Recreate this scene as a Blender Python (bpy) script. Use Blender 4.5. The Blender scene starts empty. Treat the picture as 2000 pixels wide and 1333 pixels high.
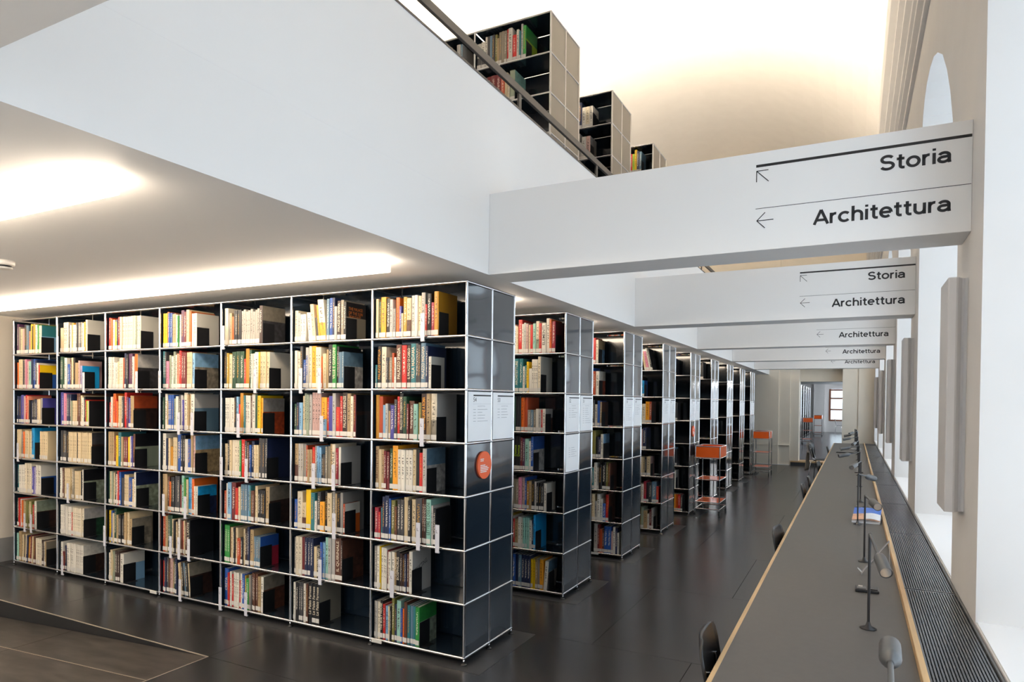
import bpy, bmesh, math, random
from mathutils import Vector, Matrix

random.seed(54)
sc = bpy.context.scene
COL = sc.collection

# ---------------------------------------------------------------- camera
CAM = Vector((2.2305, -3.6711, 1.7219))
YAW, PITCH, ROLL = 0.4766, -0.0147, 0.0098
cam_data = bpy.data.cameras.new('camera')
cam_data.sensor_width = 36.0
cam_data.lens = 1293.97 / 2000 * 36
cam_data.shift_y = 0.0686
cam_data.clip_start = 0.02
cam_data.clip_end = 300
cam = bpy.data.objects.new('camera', cam_data)
COL.objects.link(cam)
fw = Vector((-math.sin(YAW) * math.cos(PITCH), math.cos(YAW) * math.cos(PITCH), math.sin(PITCH)))
rt = Vector((math.cos(YAW), math.sin(YAW), 0))
up = rt.cross(fw)
rt, up = math.cos(ROLL) * rt + math.sin(ROLL) * up, -math.sin(ROLL) * rt + math.cos(ROLL) * up
cam.matrix_world = Matrix(((rt.x, up.x, -fw.x, CAM.x), (rt.y, up.y, -fw.y, CAM.y), (rt.z, up.z, -fw.z, CAM.z), (0, 0, 0, 1)))
sc.camera = cam

# ---------------------------------------------------------------- sky, exposure
SKY = 2.75
LINEAR_LAMP = 17.0
UPLIGHT = 560.0
world = bpy.data.worlds.new('overcast_sky')
sc.world = world
world.use_nodes = True
bg = world.node_tree.nodes['Background']
bg.inputs['Color'].default_value = (0.77, 0.88, 1.0, 1)
bg.inputs['Strength'].default_value = SKY
sc.view_settings.view_transform = 'Standard'
sc.view_settings.look = 'None'
sc.view_settings.gamma = 1.0
sc.view_settings.use_curve_mapping = False
sc.view_settings.exposure = 0.38
sc.cycles.sample_clamp_indirect = 6.0
sc.cycles.max_bounces = 10
sc.cycles.diffuse_bounces = 5
sc.cycles.glossy_bounces = 4
sc.cycles.transparent_max_bounces = 12
sc.cycles.caustics_reflective = False
sc.cycles.caustics_refractive = False

# ---------------------------------------------------------------- main dimensions
CW, CH, CD = 0.768, 0.35, 0.333      # bookcase bay width, tier height, depth of one side
ZS = 0.045                           # height of the lowest tube
PITCH_Y = 1.6477                     # distance between bookcases
N_CASE = 9
ZC = 2.561                           # underside of the gallery slab
XF = 0.063                           # gallery edge
ZU = 2.985                           # gallery floor
ZP = 3.815                           # parapet top
BEAM_Y, BEAM_P, BEAM_T, BEAM_TOP = 0.17, 3.29, 0.31, 3.095
XW = 2.717                           # right wall
WALL_T = 0.78
Y_BACK, Y_END = -9.05, 16.6
XL = -5.645

# ---------------------------------------------------------------- materials
def rgb(h):
    v = [int(h[i:i + 2], 16) / 255 for i in (0, 2, 4)]
    return tuple(c / 12.92 if c <= .04045 else ((c + .055) / 1.055) ** 2.4 for c in v)

MATS = {}
def mat(name, color=(.8, .8, .8), rough=.5, metal=0.0, coat=0.0, emit=None, estr=0.0, noise=0.0, nscale=8.0, bump=0.0, bscale=60.0, spec=0.5, stretch=None):
    m = bpy.data.materials.new(name); m.use_nodes = True
    nt = m.node_tree; b = nt.nodes['Principled BSDF']
    b.inputs['Base Color'].default_value = (*color, 1)
    b.inputs['Roughness'].default_value = rough
    b.inputs['Metallic'].default_value = metal
    b.inputs['Coat Weight'].default_value = coat
    b.inputs['Coat Roughness'].default_value = .06
    b.inputs['Specular IOR Level'].default_value = spec
    if emit:
        b.inputs['Emission Color'].default_value = (*emit, 1); b.inputs['Emission Strength'].default_value = estr
    tc = None
    if noise or bump:
        tc = nt.nodes.new('ShaderNodeTexCoord')
        src = tc.outputs['Object']
        if stretch:
            mp = nt.nodes.new('ShaderNodeMapping'); mp.inputs['Scale'].default_value = stretch
            nt.links.new(src, mp.inputs['Vector']); src = mp.outputs['Vector']
    if noise:
        n = nt.nodes.new('ShaderNodeTexNoise'); n.inputs['Scale'].default_value = nscale; n.inputs['Detail'].default_value = 6
        nt.links.new(src, n.inputs['Vector'])
        r = nt.nodes.new('ShaderNodeValToRGB')
        lo = tuple(c * (1 - noise) for c in color); hi = tuple(min(1, c * (1 + noise)) for c in color)
        r.color_ramp.elements[0].color = (*lo, 1); r.color_ramp.elements[0].position = .3
        r.color_ramp.elements[1].color = (*hi, 1); r.color_ramp.elements[1].position = .7
        nt.links.new(n.outputs['Fac'], r.inputs['Fac']); nt.links.new(r.outputs['Color'], b.inputs['Base Color'])
    if bump:
        n2 = nt.nodes.new('ShaderNodeTexNoise'); n2.inputs['Scale'].default_value = bscale; n2.inputs['Detail'].default_value = 4
        nt.links.new(src, n2.inputs['Vector'])
        bp = nt.nodes.new('ShaderNodeBump'); bp.inputs['Strength'].default_value = bump; bp.inputs['Distance'].default_value = .01
        nt.links.new(n2.outputs['Fac'], bp.inputs['Height']); nt.links.new(bp.outputs['Normal'], b.inputs['Normal'])
    MATS[name] = m
    return m

mat('white_paint', (.87, .865, .86), .65, bump=.02, bscale=120)
mat('plaster', (.74, .72, .70), .7, noise=.02, nscale=3, bump=.03, bscale=40)
mat('warm_lit_plaster', (.80, .73, .62), .7, noise=.02, nscale=3, bump=.03, bscale=40)  # end wall plaster with the warm light put into its colour
mat('panel_grey', (.66, .65, .655), .45, noise=.02)
mat('base_grey', (.21, .205, .20), .5, noise=.05)
mat('floor_dark', (.025, .0245, .025), .25, noise=.16, nscale=2.5, bump=.02, bscale=25, spec=.55)
mat('floor_plate', (.035, .036, .038), .38, noise=.12, nscale=6)
mat('added_bounce_stone', (.46, .43, .39), .5, noise=.1, nscale=4)  # pale unseen floor, added to bounce daylight onto the beam undersides
mat('ramp_stone', (.042, .036, .031), .36, noise=.55, nscale=6.0, bump=.05, bscale=14, stretch=(.7, 2.6, 1))
mat('riser_black', (.008, .008, .0085), .5)
mat('shaded_plaster', (.60, .54, .46), .7, noise=.02, nscale=3, bump=.03, bscale=40)  # darker copy of the plaster, the left wall's shading put into its colour
mat('beyond_fill_glow', (.9, .9, .9), .4, emit=(.95, .97, 1.0), estr=70)  # glow of the unseen lamps added beyond the doorway
mat('joint_dark', (.006, .006, .006), .6)
mat('edge_metal', (.55, .47, .38), .35, metal=.6)
mat('chrome', (.66, .66, .68), .12, metal=1.0)
mat('black_sheet', (.0115, .020, .031), .17, coat=.7, noise=.08, nscale=3)
mat('taupe_sheet', (.16, .14, .115), .32, noise=.06, nscale=3)
mat('foot_black', (.012, .012, .012), .4)
mat('bookend_black', (.010, .010, .011), .38)
mat('desk_lino', (.066, .065, .064), .46, noise=.05, nscale=30, bump=.02, bscale=200)
mat('oak', (.60, .40, .20), .42, noise=.18, nscale=5, stretch=(6, .5, 6), bump=.03, bscale=30)
mat('grille_metal', (.13, .14, .155), .30, metal=.5)
mat('grille_void', (.008, .008, .009), .7)
mat('lamp_black', (.014, .014, .016), .38)
mat('lamp_grey', (.10, .105, .11), .4, metal=.2)
mat('lens', (.75, .75, .75), .15, metal=.8)
mat('shell_black', (.010, .010, .011), .32, noise=.2, nscale=12)
mat('orange_sheet', rgb('F06004'), .32, coat=.3, noise=.03)
mat('orange_disc', rgb('F0693A'), .5, noise=.02)
mat('card_white', (.88, .89, .91), .5, noise=.01)
mat('print_black', (.012, .012, .014), .55)
mat('print_grey', (.42, .43, .46), .6)
mat('print_white', (.85, .83, .80), .55)
mat('label_white', (.66, .63, .58), .5, noise=.02, nscale=30)
mat('holder_clear', (.62, .62, .68), .25, noise=.02)
mat('paper', (.75, .70, .60), .8, noise=.08, nscale=120, stretch=(1, .1, .1))
mat('rubber', (.012, .012, .012), .6)
mat('canvas', (.33, .29, .235), .85, noise=.15, nscale=60, bump=.1, bscale=200)
mat('window_wood', rgb('8A5238'), .45, noise=.15, nscale=6, stretch=(1, 1, .2))
mat('rail_grey', (.055, .052, .05), .45)
mat('screen_black', (.012, .012, .013), .2)
mat('screen_grey', (.35, .37, .40), .4)
mat('clear_strip', (.66, .66, .68), .22, metal=.25)
mat('blue_print', rgb('3F6FC4'), .35, noise=.2, nscale=20)
mat('skin_print', rgb('D9A98A'), .4, noise=.25, nscale=25)
mat('white_print', (.78, .78, .80), .4, noise=.05, nscale=25)
mat('detector_white', (.80, .76, .70), .45)
mat('lamp_diffuser', (.9, .9, .9), .4, emit=(1.0, .83, .64), estr=LINEAR_LAMP)
mat('uplight_diffuser', (.9, .9, .9), .4, emit=(1.0, .83, .62), estr=UPLIGHT)
mat('table_wood', (.45, .22, .10), .45, noise=.2, nscale=5)

def glass_mat():
    m = bpy.data.materials.new('window_glass'); m.use_nodes = True
    nt = m.node_tree; nt.nodes.clear()
    out = nt.nodes.new('ShaderNodeOutputMaterial'); mix = nt.nodes.new('ShaderNodeMixShader')
    tr = nt.nodes.new('ShaderNodeBsdfTransparent'); gl = nt.nodes.new('ShaderNodeBsdfGlossy')
    gl.inputs['Roughness'].default_value = .03; tr.inputs['Color'].default_value = (.96, .98, .98, 1)
    mix.inputs['Fac'].default_value = .05
    nt.links.new(tr.outputs[0], mix.inputs[1]); nt.links.new(gl.outputs[0], mix.inputs[2]); nt.links.new(mix.outputs[0], out.inputs[0])
    MATS['window_glass'] = m
glass_mat()

def book_mat():
    """cover colour from the mesh; a printed title pattern on the spine from its own coordinates"""
    m = bpy.data.materials.new('book_cover'); m.use_nodes = True
    nt = m.node_tree; b = nt.nodes['Principled BSDF']; N = nt.nodes.new; L = nt.links.new
    col = N('ShaderNodeVertexColor'); col.layer_name = 'Col'
    ink = N('ShaderNodeVertexColor'); ink.layer_name = 'Ink'
    uv = N('ShaderNodeUVMap'); uv.uv_map = 'UVMap'
    sep = N('ShaderNodeSeparateXYZ'); L(uv.outputs['UV'], sep.inputs['Vector'])
    def math_(op, a, bb):
        n = N('ShaderNodeMath'); n.operation = op
        for i, v in enumerate((a, bb)):
            if hasattr(v, 'links'): L(v, n.inputs[i])
            else: n.inputs[i].default_value = v
        return n.outputs[0]
    du = math_('ABSOLUTE', math_('SUBTRACT', sep.outputs['X'], .5), 0)
    in_u = math_('LESS_THAN', du, .20)
    in_v = math_('MULTIPLY', math_('GREATER_THAN', sep.outputs['Y'], .30), math_('LESS_THAN', sep.outputs['Y'], .88))
    cmb = N('ShaderNodeCombineXYZ')
    L(math_('MULTIPLY', sep.outputs['X'], 2.0), cmb.inputs['X']); L(math_('MULTIPLY', sep.outputs['Y'], 46.0), cmb.inputs['Y']); L(sep.outputs['Z'], cmb.inputs['Z'])
    geo = N('ShaderNodeNewGeometry'); vadd = N('ShaderNodeVectorMath'); vadd.operation = 'ADD'
    L(cmb.outputs[0], vadd.inputs[0]); L(col.outputs['Color'], vadd.inputs[1])
    nz = N('ShaderNodeTexNoise'); nz.inputs['Scale'].default_value = 1.0; nz.inputs['Detail'].default_value = 1
    L(vadd.outputs[0], nz.inputs['Vector'])
    mask = math_('MULTIPLY', math_('MULTIPLY', in_u, in_v), math_('GREATER_THAN', nz.outputs['Fac'], .5))
    mask = math_('MULTIPLY', mask, ink.outputs['Alpha'])
    mix = N('ShaderNodeMixRGB'); L(mask, mix.inputs['Fac']); L(col.outputs['Color'], mix.inputs['Color1']); L(ink.outputs['Color'], mix.inputs['Color2'])
    # printed pictures on covers: alpha of Col is how mottled the print is
    n2 = N('ShaderNodeTexNoise'); n2.inputs['Scale'].default_value = 28; n2.inputs['Detail'].default_value = 5
    L(geo.outputs['Position'], n2.inputs['Vector'])
    ramp = N('ShaderNodeValToRGB'); ramp.color_ramp.elements[0].position = .35; ramp.color_ramp.elements[1].position = .65
    ramp.color_ramp.elements[0].color = (.45, .42, .40, 1); ramp.color_ramp.elements[1].color = (1.35, 1.35, 1.35, 1)
    L(n2.outputs['Fac'], ramp.inputs['Fac'])
    mul = N('ShaderNodeMixRGB'); mul.blend_type = 'MULTIPLY'
    L(col.outputs['Alpha'], mul.inputs['Fac']); L(mix.outputs['Color'], mul.inputs['Color1']); L(ramp.outputs['Color'], mul.inputs['Color2'])
    L(mul.outputs['Color'], b.inputs['Base Color'])
    b.inputs['Roughness'].default_value = .42
    MATS['book_cover'] = m
book_mat()

# ---------------------------------------------------------------- geometry helpers
class MB:
    """collects shapes, then links them as one mesh object"""
    def __init__(self): self.v = []; self.f = []; self.mi = []; self.mats = []; self.sm = []
    def slot(self, m):
        if m not in self.mats: self.mats.append(m)
        return self.mats.index(m)
    def add(self, vs, fs, m, smooth=False):
        o = len(self.v); k = self.slot(m)
        self.v += [tuple(p) for p in vs]
        for f in fs: self.f.append([i + o for i in f]); self.mi.append(k); self.sm.append(smooth)
    def box(self, x0, x1, y0, y1, z0, z1, m):
        self.add([(x0, y0, z0), (x1, y0, z0), (x1, y1, z0), (x0, y1, z0), (x0, y0, z1), (x1, y0, z1), (x1, y1, z1), (x0, y1, z1)],
                 [(3, 2, 1, 0), (4, 5, 6, 7), (0, 1, 5, 4), (1, 2, 6, 5), (2, 3, 7, 6), (3, 0, 4, 7)], m)
    def bbox(self, x0, x1, y0, y1, z0, z1, m, b=.003):
        """box with chamfered edges"""
        bm = bmesh.new(); bmesh.ops.create_cube(bm, size=1)
        for v in bm.verts: v.co = ((x0 + x1) / 2 + v.co.x * (x1 - x0), (y0 + y1) / 2 + v.co.y * (y1 - y0), (z0 + z1) / 2 + v.co.z * (z1 - z0))
        bmesh.ops.bevel(bm, geom=bm.edges[:], offset=b, segments=1, affect='EDGES')
        bm.verts.index_update()
        self.add([v.co[:] for v in bm.verts], [[v.index for v in f.verts] for f in bm.faces], m); bm.free()
    def tube(self, pts, r, m, seg=8, caps=True, r1=None):
        pts = [Vector(p) for p in pts]; n = len(pts); vs = []; fs = []
        ref = None
        for i, p in enumerate(pts):
            d = (pts[min(i + 1, n - 1)] - pts[max(i - 1, 0)]).normalized()
            if ref is None: ref = Vector((0, 0, 1)) if abs(d.z) < .9 else Vector((1, 0, 0))
            a = d.cross(ref).normalized(); b = d.cross(a).normalized(); ref = b.cross(d) * -1 if False else ref
            rr = r if r1 is None else r + (r1 - r) * i / (n - 1)
            for k in range(seg):
                t = 2 * math.pi * k / seg; vs.append(p + a * math.cos(t) * rr + b * math.sin(t) * rr)
        for i in range(n - 1):
            for k in range(seg):
                k2 = (k + 1) % seg; fs.append((i * seg + k, i * seg + k2, (i + 1) * seg + k2, (i + 1) * seg + k))
        self.add(vs, fs, m, True)
        if caps: self.add(vs[:seg], [list(range(seg))], m); self.add(vs[-seg:], [list(range(seg))[::-1]], m)
    def lathe(self, cx, cy, prof, m, seg=16):
        vs = []; fs = []
        for r, z in prof:
            for k in range(seg):
                t = 2 * math.pi * k / seg; vs.append((cx + r * math.cos(t), cy + r * math.sin(t), z))
        for i in range(len(prof) - 1):
            for k in range(seg):
                k2 = (k + 1) % seg; fs.append((i * seg + k, i * seg + k2, (i + 1) * seg + k2, (i + 1) * seg + k))
        fs.append(list(range(seg))[::-1]); fs.append([len(vs) - seg + k for k in range(seg)])
        self.add(vs, fs, m, True)
    def ball(self, c, r, m):
        bm = bmesh.new(); bmesh.ops.create_icosphere(bm, subdivisions=1, radius=r)
        bm.verts.index_update()
        self.add([(v.co.x + c[0], v.co.y + c[1], v.co.z + c[2]) for v in bm.verts], [[v.index for v in f.verts] for f in bm.faces], m, True); bm.free()
    def prism(self, poly, axis, a, b, m):
        """polygon (in the two other axes) drawn out along axis from a to b"""
        n = len(poly)
        def P(p, t):
            if axis == 'x': return (t, p[0], p[1])
            if axis == 'y': return (p[0], t, p[1])
            return (p[0], p[1], t)
        vs = [P(p, a) for p in poly] + [P(p, b) for p in poly]
        fs = [list(range(n))[::-1], list(range(n, 2 * n))] + [(i, (i + 1) % n, n + (i + 1) % n, n + i) for i in range(n)]
        self.add(vs, fs, m)
    def mesh(self, name):
        me = bpy.data.meshes.new(name); me.from_pydata(self.v, [], self.f)
        for m in self.mats: me.materials.append(MATS[m])
        me.polygons.foreach_set('material_index', self.mi); me.polygons.foreach_set('use_smooth', self.sm)
        bm = bmesh.new(); bm.from_mesh(me); bmesh.ops.recalc_face_normals(bm, faces=bm.faces); bm.to_mesh(me); bm.free()
        me.update(); return me
    def build(self, name, parent=None, loc=None, rot=None):
        return link(name, self.mesh(name), parent, loc, rot)

def link(name, data, parent=None, loc=None, rot=None):
    o = bpy.data.objects.new(name, data); COL.objects.link(o)
    if parent is not None: o.parent = parent
    if loc is not None: o.location = loc
    if rot is not None: o.rotation_euler = rot
    return o

def tag(o, label, cat, group=None):
    o['label'] = label; o['category'] = cat
    if group: o['group'] = group
    return o

def thing(name, loc, label, cat, group=None, rot=None):
    return tag(link(name, None, None, loc, rot), label, cat, group)

def struct(o):
    o['kind'] = 'structure'; return o

def copy_tree(o, parent=None):
    c = o.copy(); COL.objects.link(c)
    if parent is not None: c.parent = parent
    for ch in list(o.children): copy_tree(ch, c)
    return c

TEXTS = {}
def text_mesh(s, size, m, depth=.0008, bold=0.0, width=None):
    """lettering as a mesh in the x-z plane, origin at its left baseline; scaled to width if given"""
    key = (s, round(size, 4), m, bold, width)
    if key in TEXTS: return TEXTS[key]
    cu = bpy.data.curves.new('lettering', 'FONT'); cu.body = s; cu.size = size; cu.offset = bold; cu.resolution_u = 2
    cu.fill_mode = 'FRONT'
    o = bpy.data.objects.new('lettering', cu); COL.objects.link(o)
    dg = bpy.context.evaluated_depsgraph_get(); dg.update()
    me = bpy.data.meshes.new_from_object(o.evaluated_get(dg))
    bpy.data.objects.remove(o); bpy.data.curves.remove(cu)
    xs = [v.co.x for v in me.vertices] or [0]
    x0, x1 = min(xs), max(xs); k = 1.0 if not width else width / max(1e-6, x1 - x0)
    for v in me.vertices: v.co = ((v.co.x - x0) * k, 0, v.co.y)
    me.name = 'lettering'
    me.materials.clear(); me.materials.append(MATS[m]); me.update()
    TEXTS[key] = me
    return me

def text_width(me):
    xs = [v.co.x for v in me.vertices]; return max(xs) - min(xs)

# ================================================================ THE ROOM
# ---- floor: dark slabs on a base, open to a ramp at the left
RX, RY, RS = -1.57, -0.69, 0.054        # ramp hinge line, far side of the ramp, its slope
b = MB(); b.box(XL - .1, XW + WALL_T, RY, Y_END + .6, -.30, -.012, 'joint_dark'); b.box(RX, XW + WALL_T, Y_BACK, RY, -.30, -.012, 'joint_dark')
floor = struct(b.build('floor'))
y_cuts = [Y_BACK + .02, -7.4, -5.7, -4.05, -2.37, RY, .76] + [.76 + PITCH_Y * k for k in range(1, 10)] + [Y_END + .55]
x_cuts = [XL, -3.95, RX, .95, XW]
for j in range(len(y_cuts) - 1):
    off = .35 if j % 2 else -.35
    xs = [x_cuts[0], x_cuts[1] + off, x_cuts[2], x_cuts[3] + off, x_cuts[4]]
    for i in range(4):
        if y_cuts[j + 1] <= RY + .001 and xs[i] < RX - .01: continue
        b = MB(); g = .0018
        b.box(xs[i] + g, xs[i + 1] - g, y_cuts[j] + g, y_cuts[j + 1] - g, -.012, 0.0, 'floor_dark' if y_cuts[j] > -2.5 else 'added_bounce_stone')  # slabs behind the viewer are made pale to throw light upward
        b.build('floor_slab', floor)
# ramp going down to the left
ramp_y = [RY, -1.12, -2.05, -3.3, -5.0, Y_BACK + .02]; ramp_x = [RX, -3.1, -4.7, -6.3]
b = MB()
zr = lambda x: RS * (x - RX)
b.prism([(RX, -.02), (-6.4, zr(-6.4) - .02), (-6.4, -.6), (RX, -.6)], 'y', Y_BACK, RY, 'joint_dark')
ramp = struct(b.build('floor_ramp'))
for j in range(len(ramp_y) - 1):
    for i in range(len(ramp_x) - 1):
        g = .0025; xa, xb = ramp_x[i] - g, ramp_x[i + 1] + g
        b = MB(); b.prism([(xa, zr(xa) - .0005), (xb, zr(xb) - .0005), (xb, zr(xb) - .02), (xa, zr(xa) - .02)], 'y', ramp_y[j + 1] + g, ramp_y[j] - g - .004, 'ramp_stone' if j < 2 else 'added_bounce_stone')
        b.build('ramp_slab', ramp)
b = MB(); b.prism([(RX, .0005), (-6.4, .0005), (-6.4, -.6), (RX, -.02)], 'y', RY - .004, RY + .0005, 'riser_black'); b.build('ramp_side', ramp)
for yy in (-1.12, -2.05):
    b = MB(); b.prism([(RX, .0002), (-6.3, zr(-6.3) + .0002), (-6.3, zr(-6.3) - .004), (RX, -.004)], 'y', yy - .0022, yy + .0022, 'edge_metal'); b.build('joint_strip', ramp)
b = MB(); b.box(-6.4, RX, RY - .007, RY + .002, -.002, .002, 'edge_metal'); b.build('edge_strip', ramp)
b = MB(); b.box(RX - .004, RX + .003, Y_BACK + .02, RY, -.002, .0012, 'edge_metal'); b.build('edge_strip', ramp)

# ---- left wall with its dark skirting, back wall, end wall with the doorway
b = MB(); b.box(XL - .25, XL, RY, Y_END + .5, -.3, ZC, 'shaded_plaster'); b.box(XL - .25, XL, RY, Y_END + .5, ZC, 9.3, 'plaster'); b.box(XL - 1.2, XL - .95, Y_BACK, RY, -.7, 9.3, 'plaster'); b.box(XL - 1.2, XL, RY - .02, RY, -.7, 9.3, 'plaster')
struct(b.build('wall_left'))
b = MB(); b.box(XL, XL + .018, RY, Y_END, 0, .245, 'base_grey'); struct(b.build('baseboard_left'))
BX0, BX1, BZ0, BZ1 = -3.6, 2.3, .02, 2.5       # unseen glazed doors added behind the viewer to let daylight in
b = MB(); b.box(XL - 1.2, BX0, Y_BACK - .25, Y_BACK, -.7, 9.3, 'white_paint'); b.box(BX1, XW + WALL_T, Y_BACK - .25, Y_BACK, -.7, 9.3, 'white_paint')
b.box(BX0, BX1, Y_BACK - .25, Y_BACK, BZ1, 9.3, 'white_paint'); b.box(BX0, BX1, Y_BACK - .25, Y_BACK, -.7, BZ0, 'white_paint'); struct(b.build('wall_back'))
b = MB()
nb = 5; bw = (BX1 - BX0) / nb
for i in range(nb + 1): xx = BX0 + i * bw; b.box(max(BX0, xx - .035), min(BX1, xx + .035), Y_BACK - .16, Y_BACK - .1, BZ0, BZ1, 'window_wood')
for zz in (BZ0, 1.0, BZ1 - .07): b.box(BX0, BX1, Y_BACK - .155, Y_BACK - .105, zz, zz + .07, 'window_wood')
gd = struct(b.build('added_daylight_door'))
for i in range(nb):
    for za, zb in ((BZ0 + .07, 1.0), (1.07, BZ1 - .07)):
        g = MB(); g.box(BX0 + i * bw + .035, BX0 + (i + 1) * bw - .035, Y_BACK - .133, Y_BACK - .127, za, zb, 'window_glass'); g.build('pane', gd)
ld = bpy.data.lights.new('sky_portal', 'AREA'); ld.shape = 'RECTANGLE'; ld.size = BX1 - BX0; ld.size_y = BZ1 - BZ0; ld.cycles.is_portal = True
lo = link('sky_portal', ld, None, ((BX0 + BX1) / 2, Y_BACK - .2, (BZ0 + BZ1) / 2)); lo.rotation_euler = (math.pi / 2, 0, 0)
DX0, DX1, DZ = .85, 1.94, 2.37
b = MB()
b.box(XL - .2, .62, Y_END, Y_END + .55, 0, 9.3, 'warm_lit_plaster')          # left of the portal
b.box(2.33, XW + .02, Y_END, Y_END + .55, 0, 9.3, 'warm_lit_plaster')
b.box(.62, 2.33, Y_END, Y_END + .55, 2.72, 9.3, 'warm_lit_plaster')
b.box(.62, DX0, Y_END + .03, Y_END + .55, 0, 2.72, 'warm_lit_plaster'); b.box(DX1, 2.33, Y_END + .03, Y_END + .55, 0, 2.72, 'warm_lit_plaster')
b.box(DX0, DX1, Y_END + .36, Y_END + .55, DZ, 2.72, 'warm_lit_plaster')
b.box(-.45, .32, Y_END - .05, Y_END, 0, 9.0, 'warm_lit_plaster')
struct(b.build('wall_end'))
b = MB(); b.box(DX0 - .2, DX1, Y_END - .02, Y_END + .55, 0.0, .085, 'floor_dark'); b.box(DX0 - .2, DX1, Y_END - .03, Y_END + .55, .085, .12, 'oak')
struct(b.build('door_1'))
b = MB(); b.box(-.45, .62, Y_END - .055, Y_END, .0, .012, 'white_paint'); b.box(-.45, .62, Y_END - .062, Y_END, .55, .57, 'warm_lit_plaster'); struct(b.build('trim_1'))

# ---- right wall: arched window niches between piers
JA, JB, SPRING, SILL, RISE = .65, 3.12, 2.75, .77, 1.6
AA, AB = JA, JB
BAYS = range(-3, 5)
ARCH = [(.65, 2.75), (.80, 3.10), (.95, 3.37), (1.12, 3.63), (1.31, 3.84), (1.58, 4.06), (1.89, 4.22), (2.17, 4.32), (2.45, 4.36), (2.70, 4.35), (2.88, 4.29), (3.01, 4.19), (3.09, 4.04), (3.12, 3.86), (3.12, 2.75)]
def arch_points(inset=0.0):
    k = inset / 1.2
    return [(y + (2.0 - y) * k, z + (2.75 - z) * k) for y, z in ARCH]
b = MB()
for k in BAYS:
    o = k * BEAM_P; c0, c1 = .45 + o, .45 + BEAM_P + o
    for (y0, y1, flip) in ((c0, JA + o, 0), (JB + o, c1, 0)):
        b.box(XW, XW + WALL_T, y0, y1, 0, SPRING, 'plaster')
    b.box(XW, XW + WALL_T, JA + o, JB + o, 0, SILL, 'plaster')
    ap = [(y + o, z) for y, z in arch_points()]
    half = len(ap) // 2
    b.prism([(c0, SPRING), (AA + o, SPRING)] + ap[1:half + 1] + [(ap[half][0], 5.0), (c0, 5.0)], 'x', XW, XW + WALL_T, 'plaster')
    b.prism([(ap[half][0], 5.0)] + ap[half:-1] + [(AB + o, SPRING), (c1, SPRING), (c1, 5.0)], 'x', XW, XW + WALL_T, 'plaster')
b.box(XW, XW + WALL_T, Y_BACK, -9.64 + .0, 0, 5.0, 'plaster') if Y_BACK < -9.64 else None
b.box(XW, XW + WALL_T, .45 + 5 * BEAM_P, Y_END + .2, 0, 5.0, 'plaster') if .45 + 5 * BEAM_P < Y_END + .2 else None
b.box(XW, XW + WALL_T, Y_BACK - .1, Y_END + .2, 5.0, 9.3, 'plaster')
struct(b.build('wall_right'))
# windows
WX = XW + .62
for n, k in enumerate(BAYS):
    o = k * BEAM_P; b = MB()
    y0, y1 = JA + o, JB + o; t = .07
    b.box(WX, WX + .07, y0, y0 + t, SILL, SPRING, 'window_wood'); b.box(WX, WX + .07, y1 - t, y1, SILL, SPRING, 'window_wood')
    b.box(WX, WX + .07, (y0 + y1) / 2 - .035, (y0 + y1) / 2 + .035, SILL, SPRING + RISE - .12, 'window_wood')
    for z in (SILL, 1.42, 2.07, SPRING - .035): b.box(WX, WX + .07, y0 + t, y1 - t, z, z + .07, 'window_wood')
    ao = [(y + o, z) for y, z in arch_points()]; ai = [(y + o, z) for y, z in arch_points(inset=.07)]
    for i in range(len(ao) - 1): b.prism([ao[i], ao[i + 1], ai[i + 1], ai[i]], 'x', WX, WX + .07, 'window_wood')
    w = struct(b.build('window_%d' % (n + 1)))
    for ya, yb in ((y0 + t, (y0 + y1) / 2 - .035), ((y0 + y1) / 2 + .035, y1 - t)):
        for za, zb in ((SILL + .07, 1.42), (1.49, 2.07), (2.14, SPRING - .035)):
            g = MB(); g.box(WX + .03, WX + .036, ya, yb, za, zb, 'window_glass'); g.build('pane', w)
    g = MB(); g.prism([(ai[0][0], SPRING + .035)] + ai[1:-1] + [(ai[-1][0], SPRING + .035)], 'x', WX + .03, WX + .036, 'window_glass'); g.build('pane', w)
    b = MB(); b.box(XW + .006, WX, y0, y1, SILL - .001, SILL + .006, 'white_paint'); struct(b.build('trim_%d' % (n + 20)))
    # daylight enters here: portal for the sky
    ld = bpy.data.lights.new('sky_portal', 'AREA'); ld.shape = 'RECTANGLE'; ld.size = SPRING + RISE - SILL; ld.size_y = JB - JA
    ld.cycles.is_portal = True
    lo = link('sky_portal', ld, None, (WX + .09, (y0 + y1) / 2, (SILL + SPRING + RISE) / 2)); lo.rotation_euler = (0, math.pi / 2, 0)

# ---- cornice and vault over the upper hall
prof = [(XW, 4.93), (XW - .035, 4.93), (XW - .035, 4.99), (XW - .015, 5.0), (XW - .015, 5.12), (XW - .06, 5.14), (XW - .06, 5.20), (XW - .085, 5.22), (XW - .085, 5.30), (XW - .13, 5.33),
        (XW - .13, 5.40), (XW - .175, 5.43), (XW - .175, 5.50), (XW - .235, 5.54), (XW - .255, 5.60), (XW - .255, 5.66), (XW - .02, 5.70), (XW, 5.70)]
b = MB(); b.prism(prof, 'y', Y_BACK, Y_END, 'plaster'); struct(b.build('trim_2'))
b = MB(); b.prism([(XL, 5.3), (XL + .06, 5.32), (XL + .1, 5.45), (XL + .18, 5.55), (XL + .18, 5.62), (XL, 5.66)], 'y', Y_BACK, Y_END, 'plaster'); struct(b.build('trim_3'))
b = MB(); xa, xb = XL - .05, XW + .05; n = 28; zsp, zap = 5.62, 8.9
pts = [((xa + xb) / 2 - (xb - xa) / 2 * math.cos(math.pi * i / n), zsp + (zap - zsp) * math.sin(math.pi * i / n)) for i in range(n + 1)]
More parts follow.
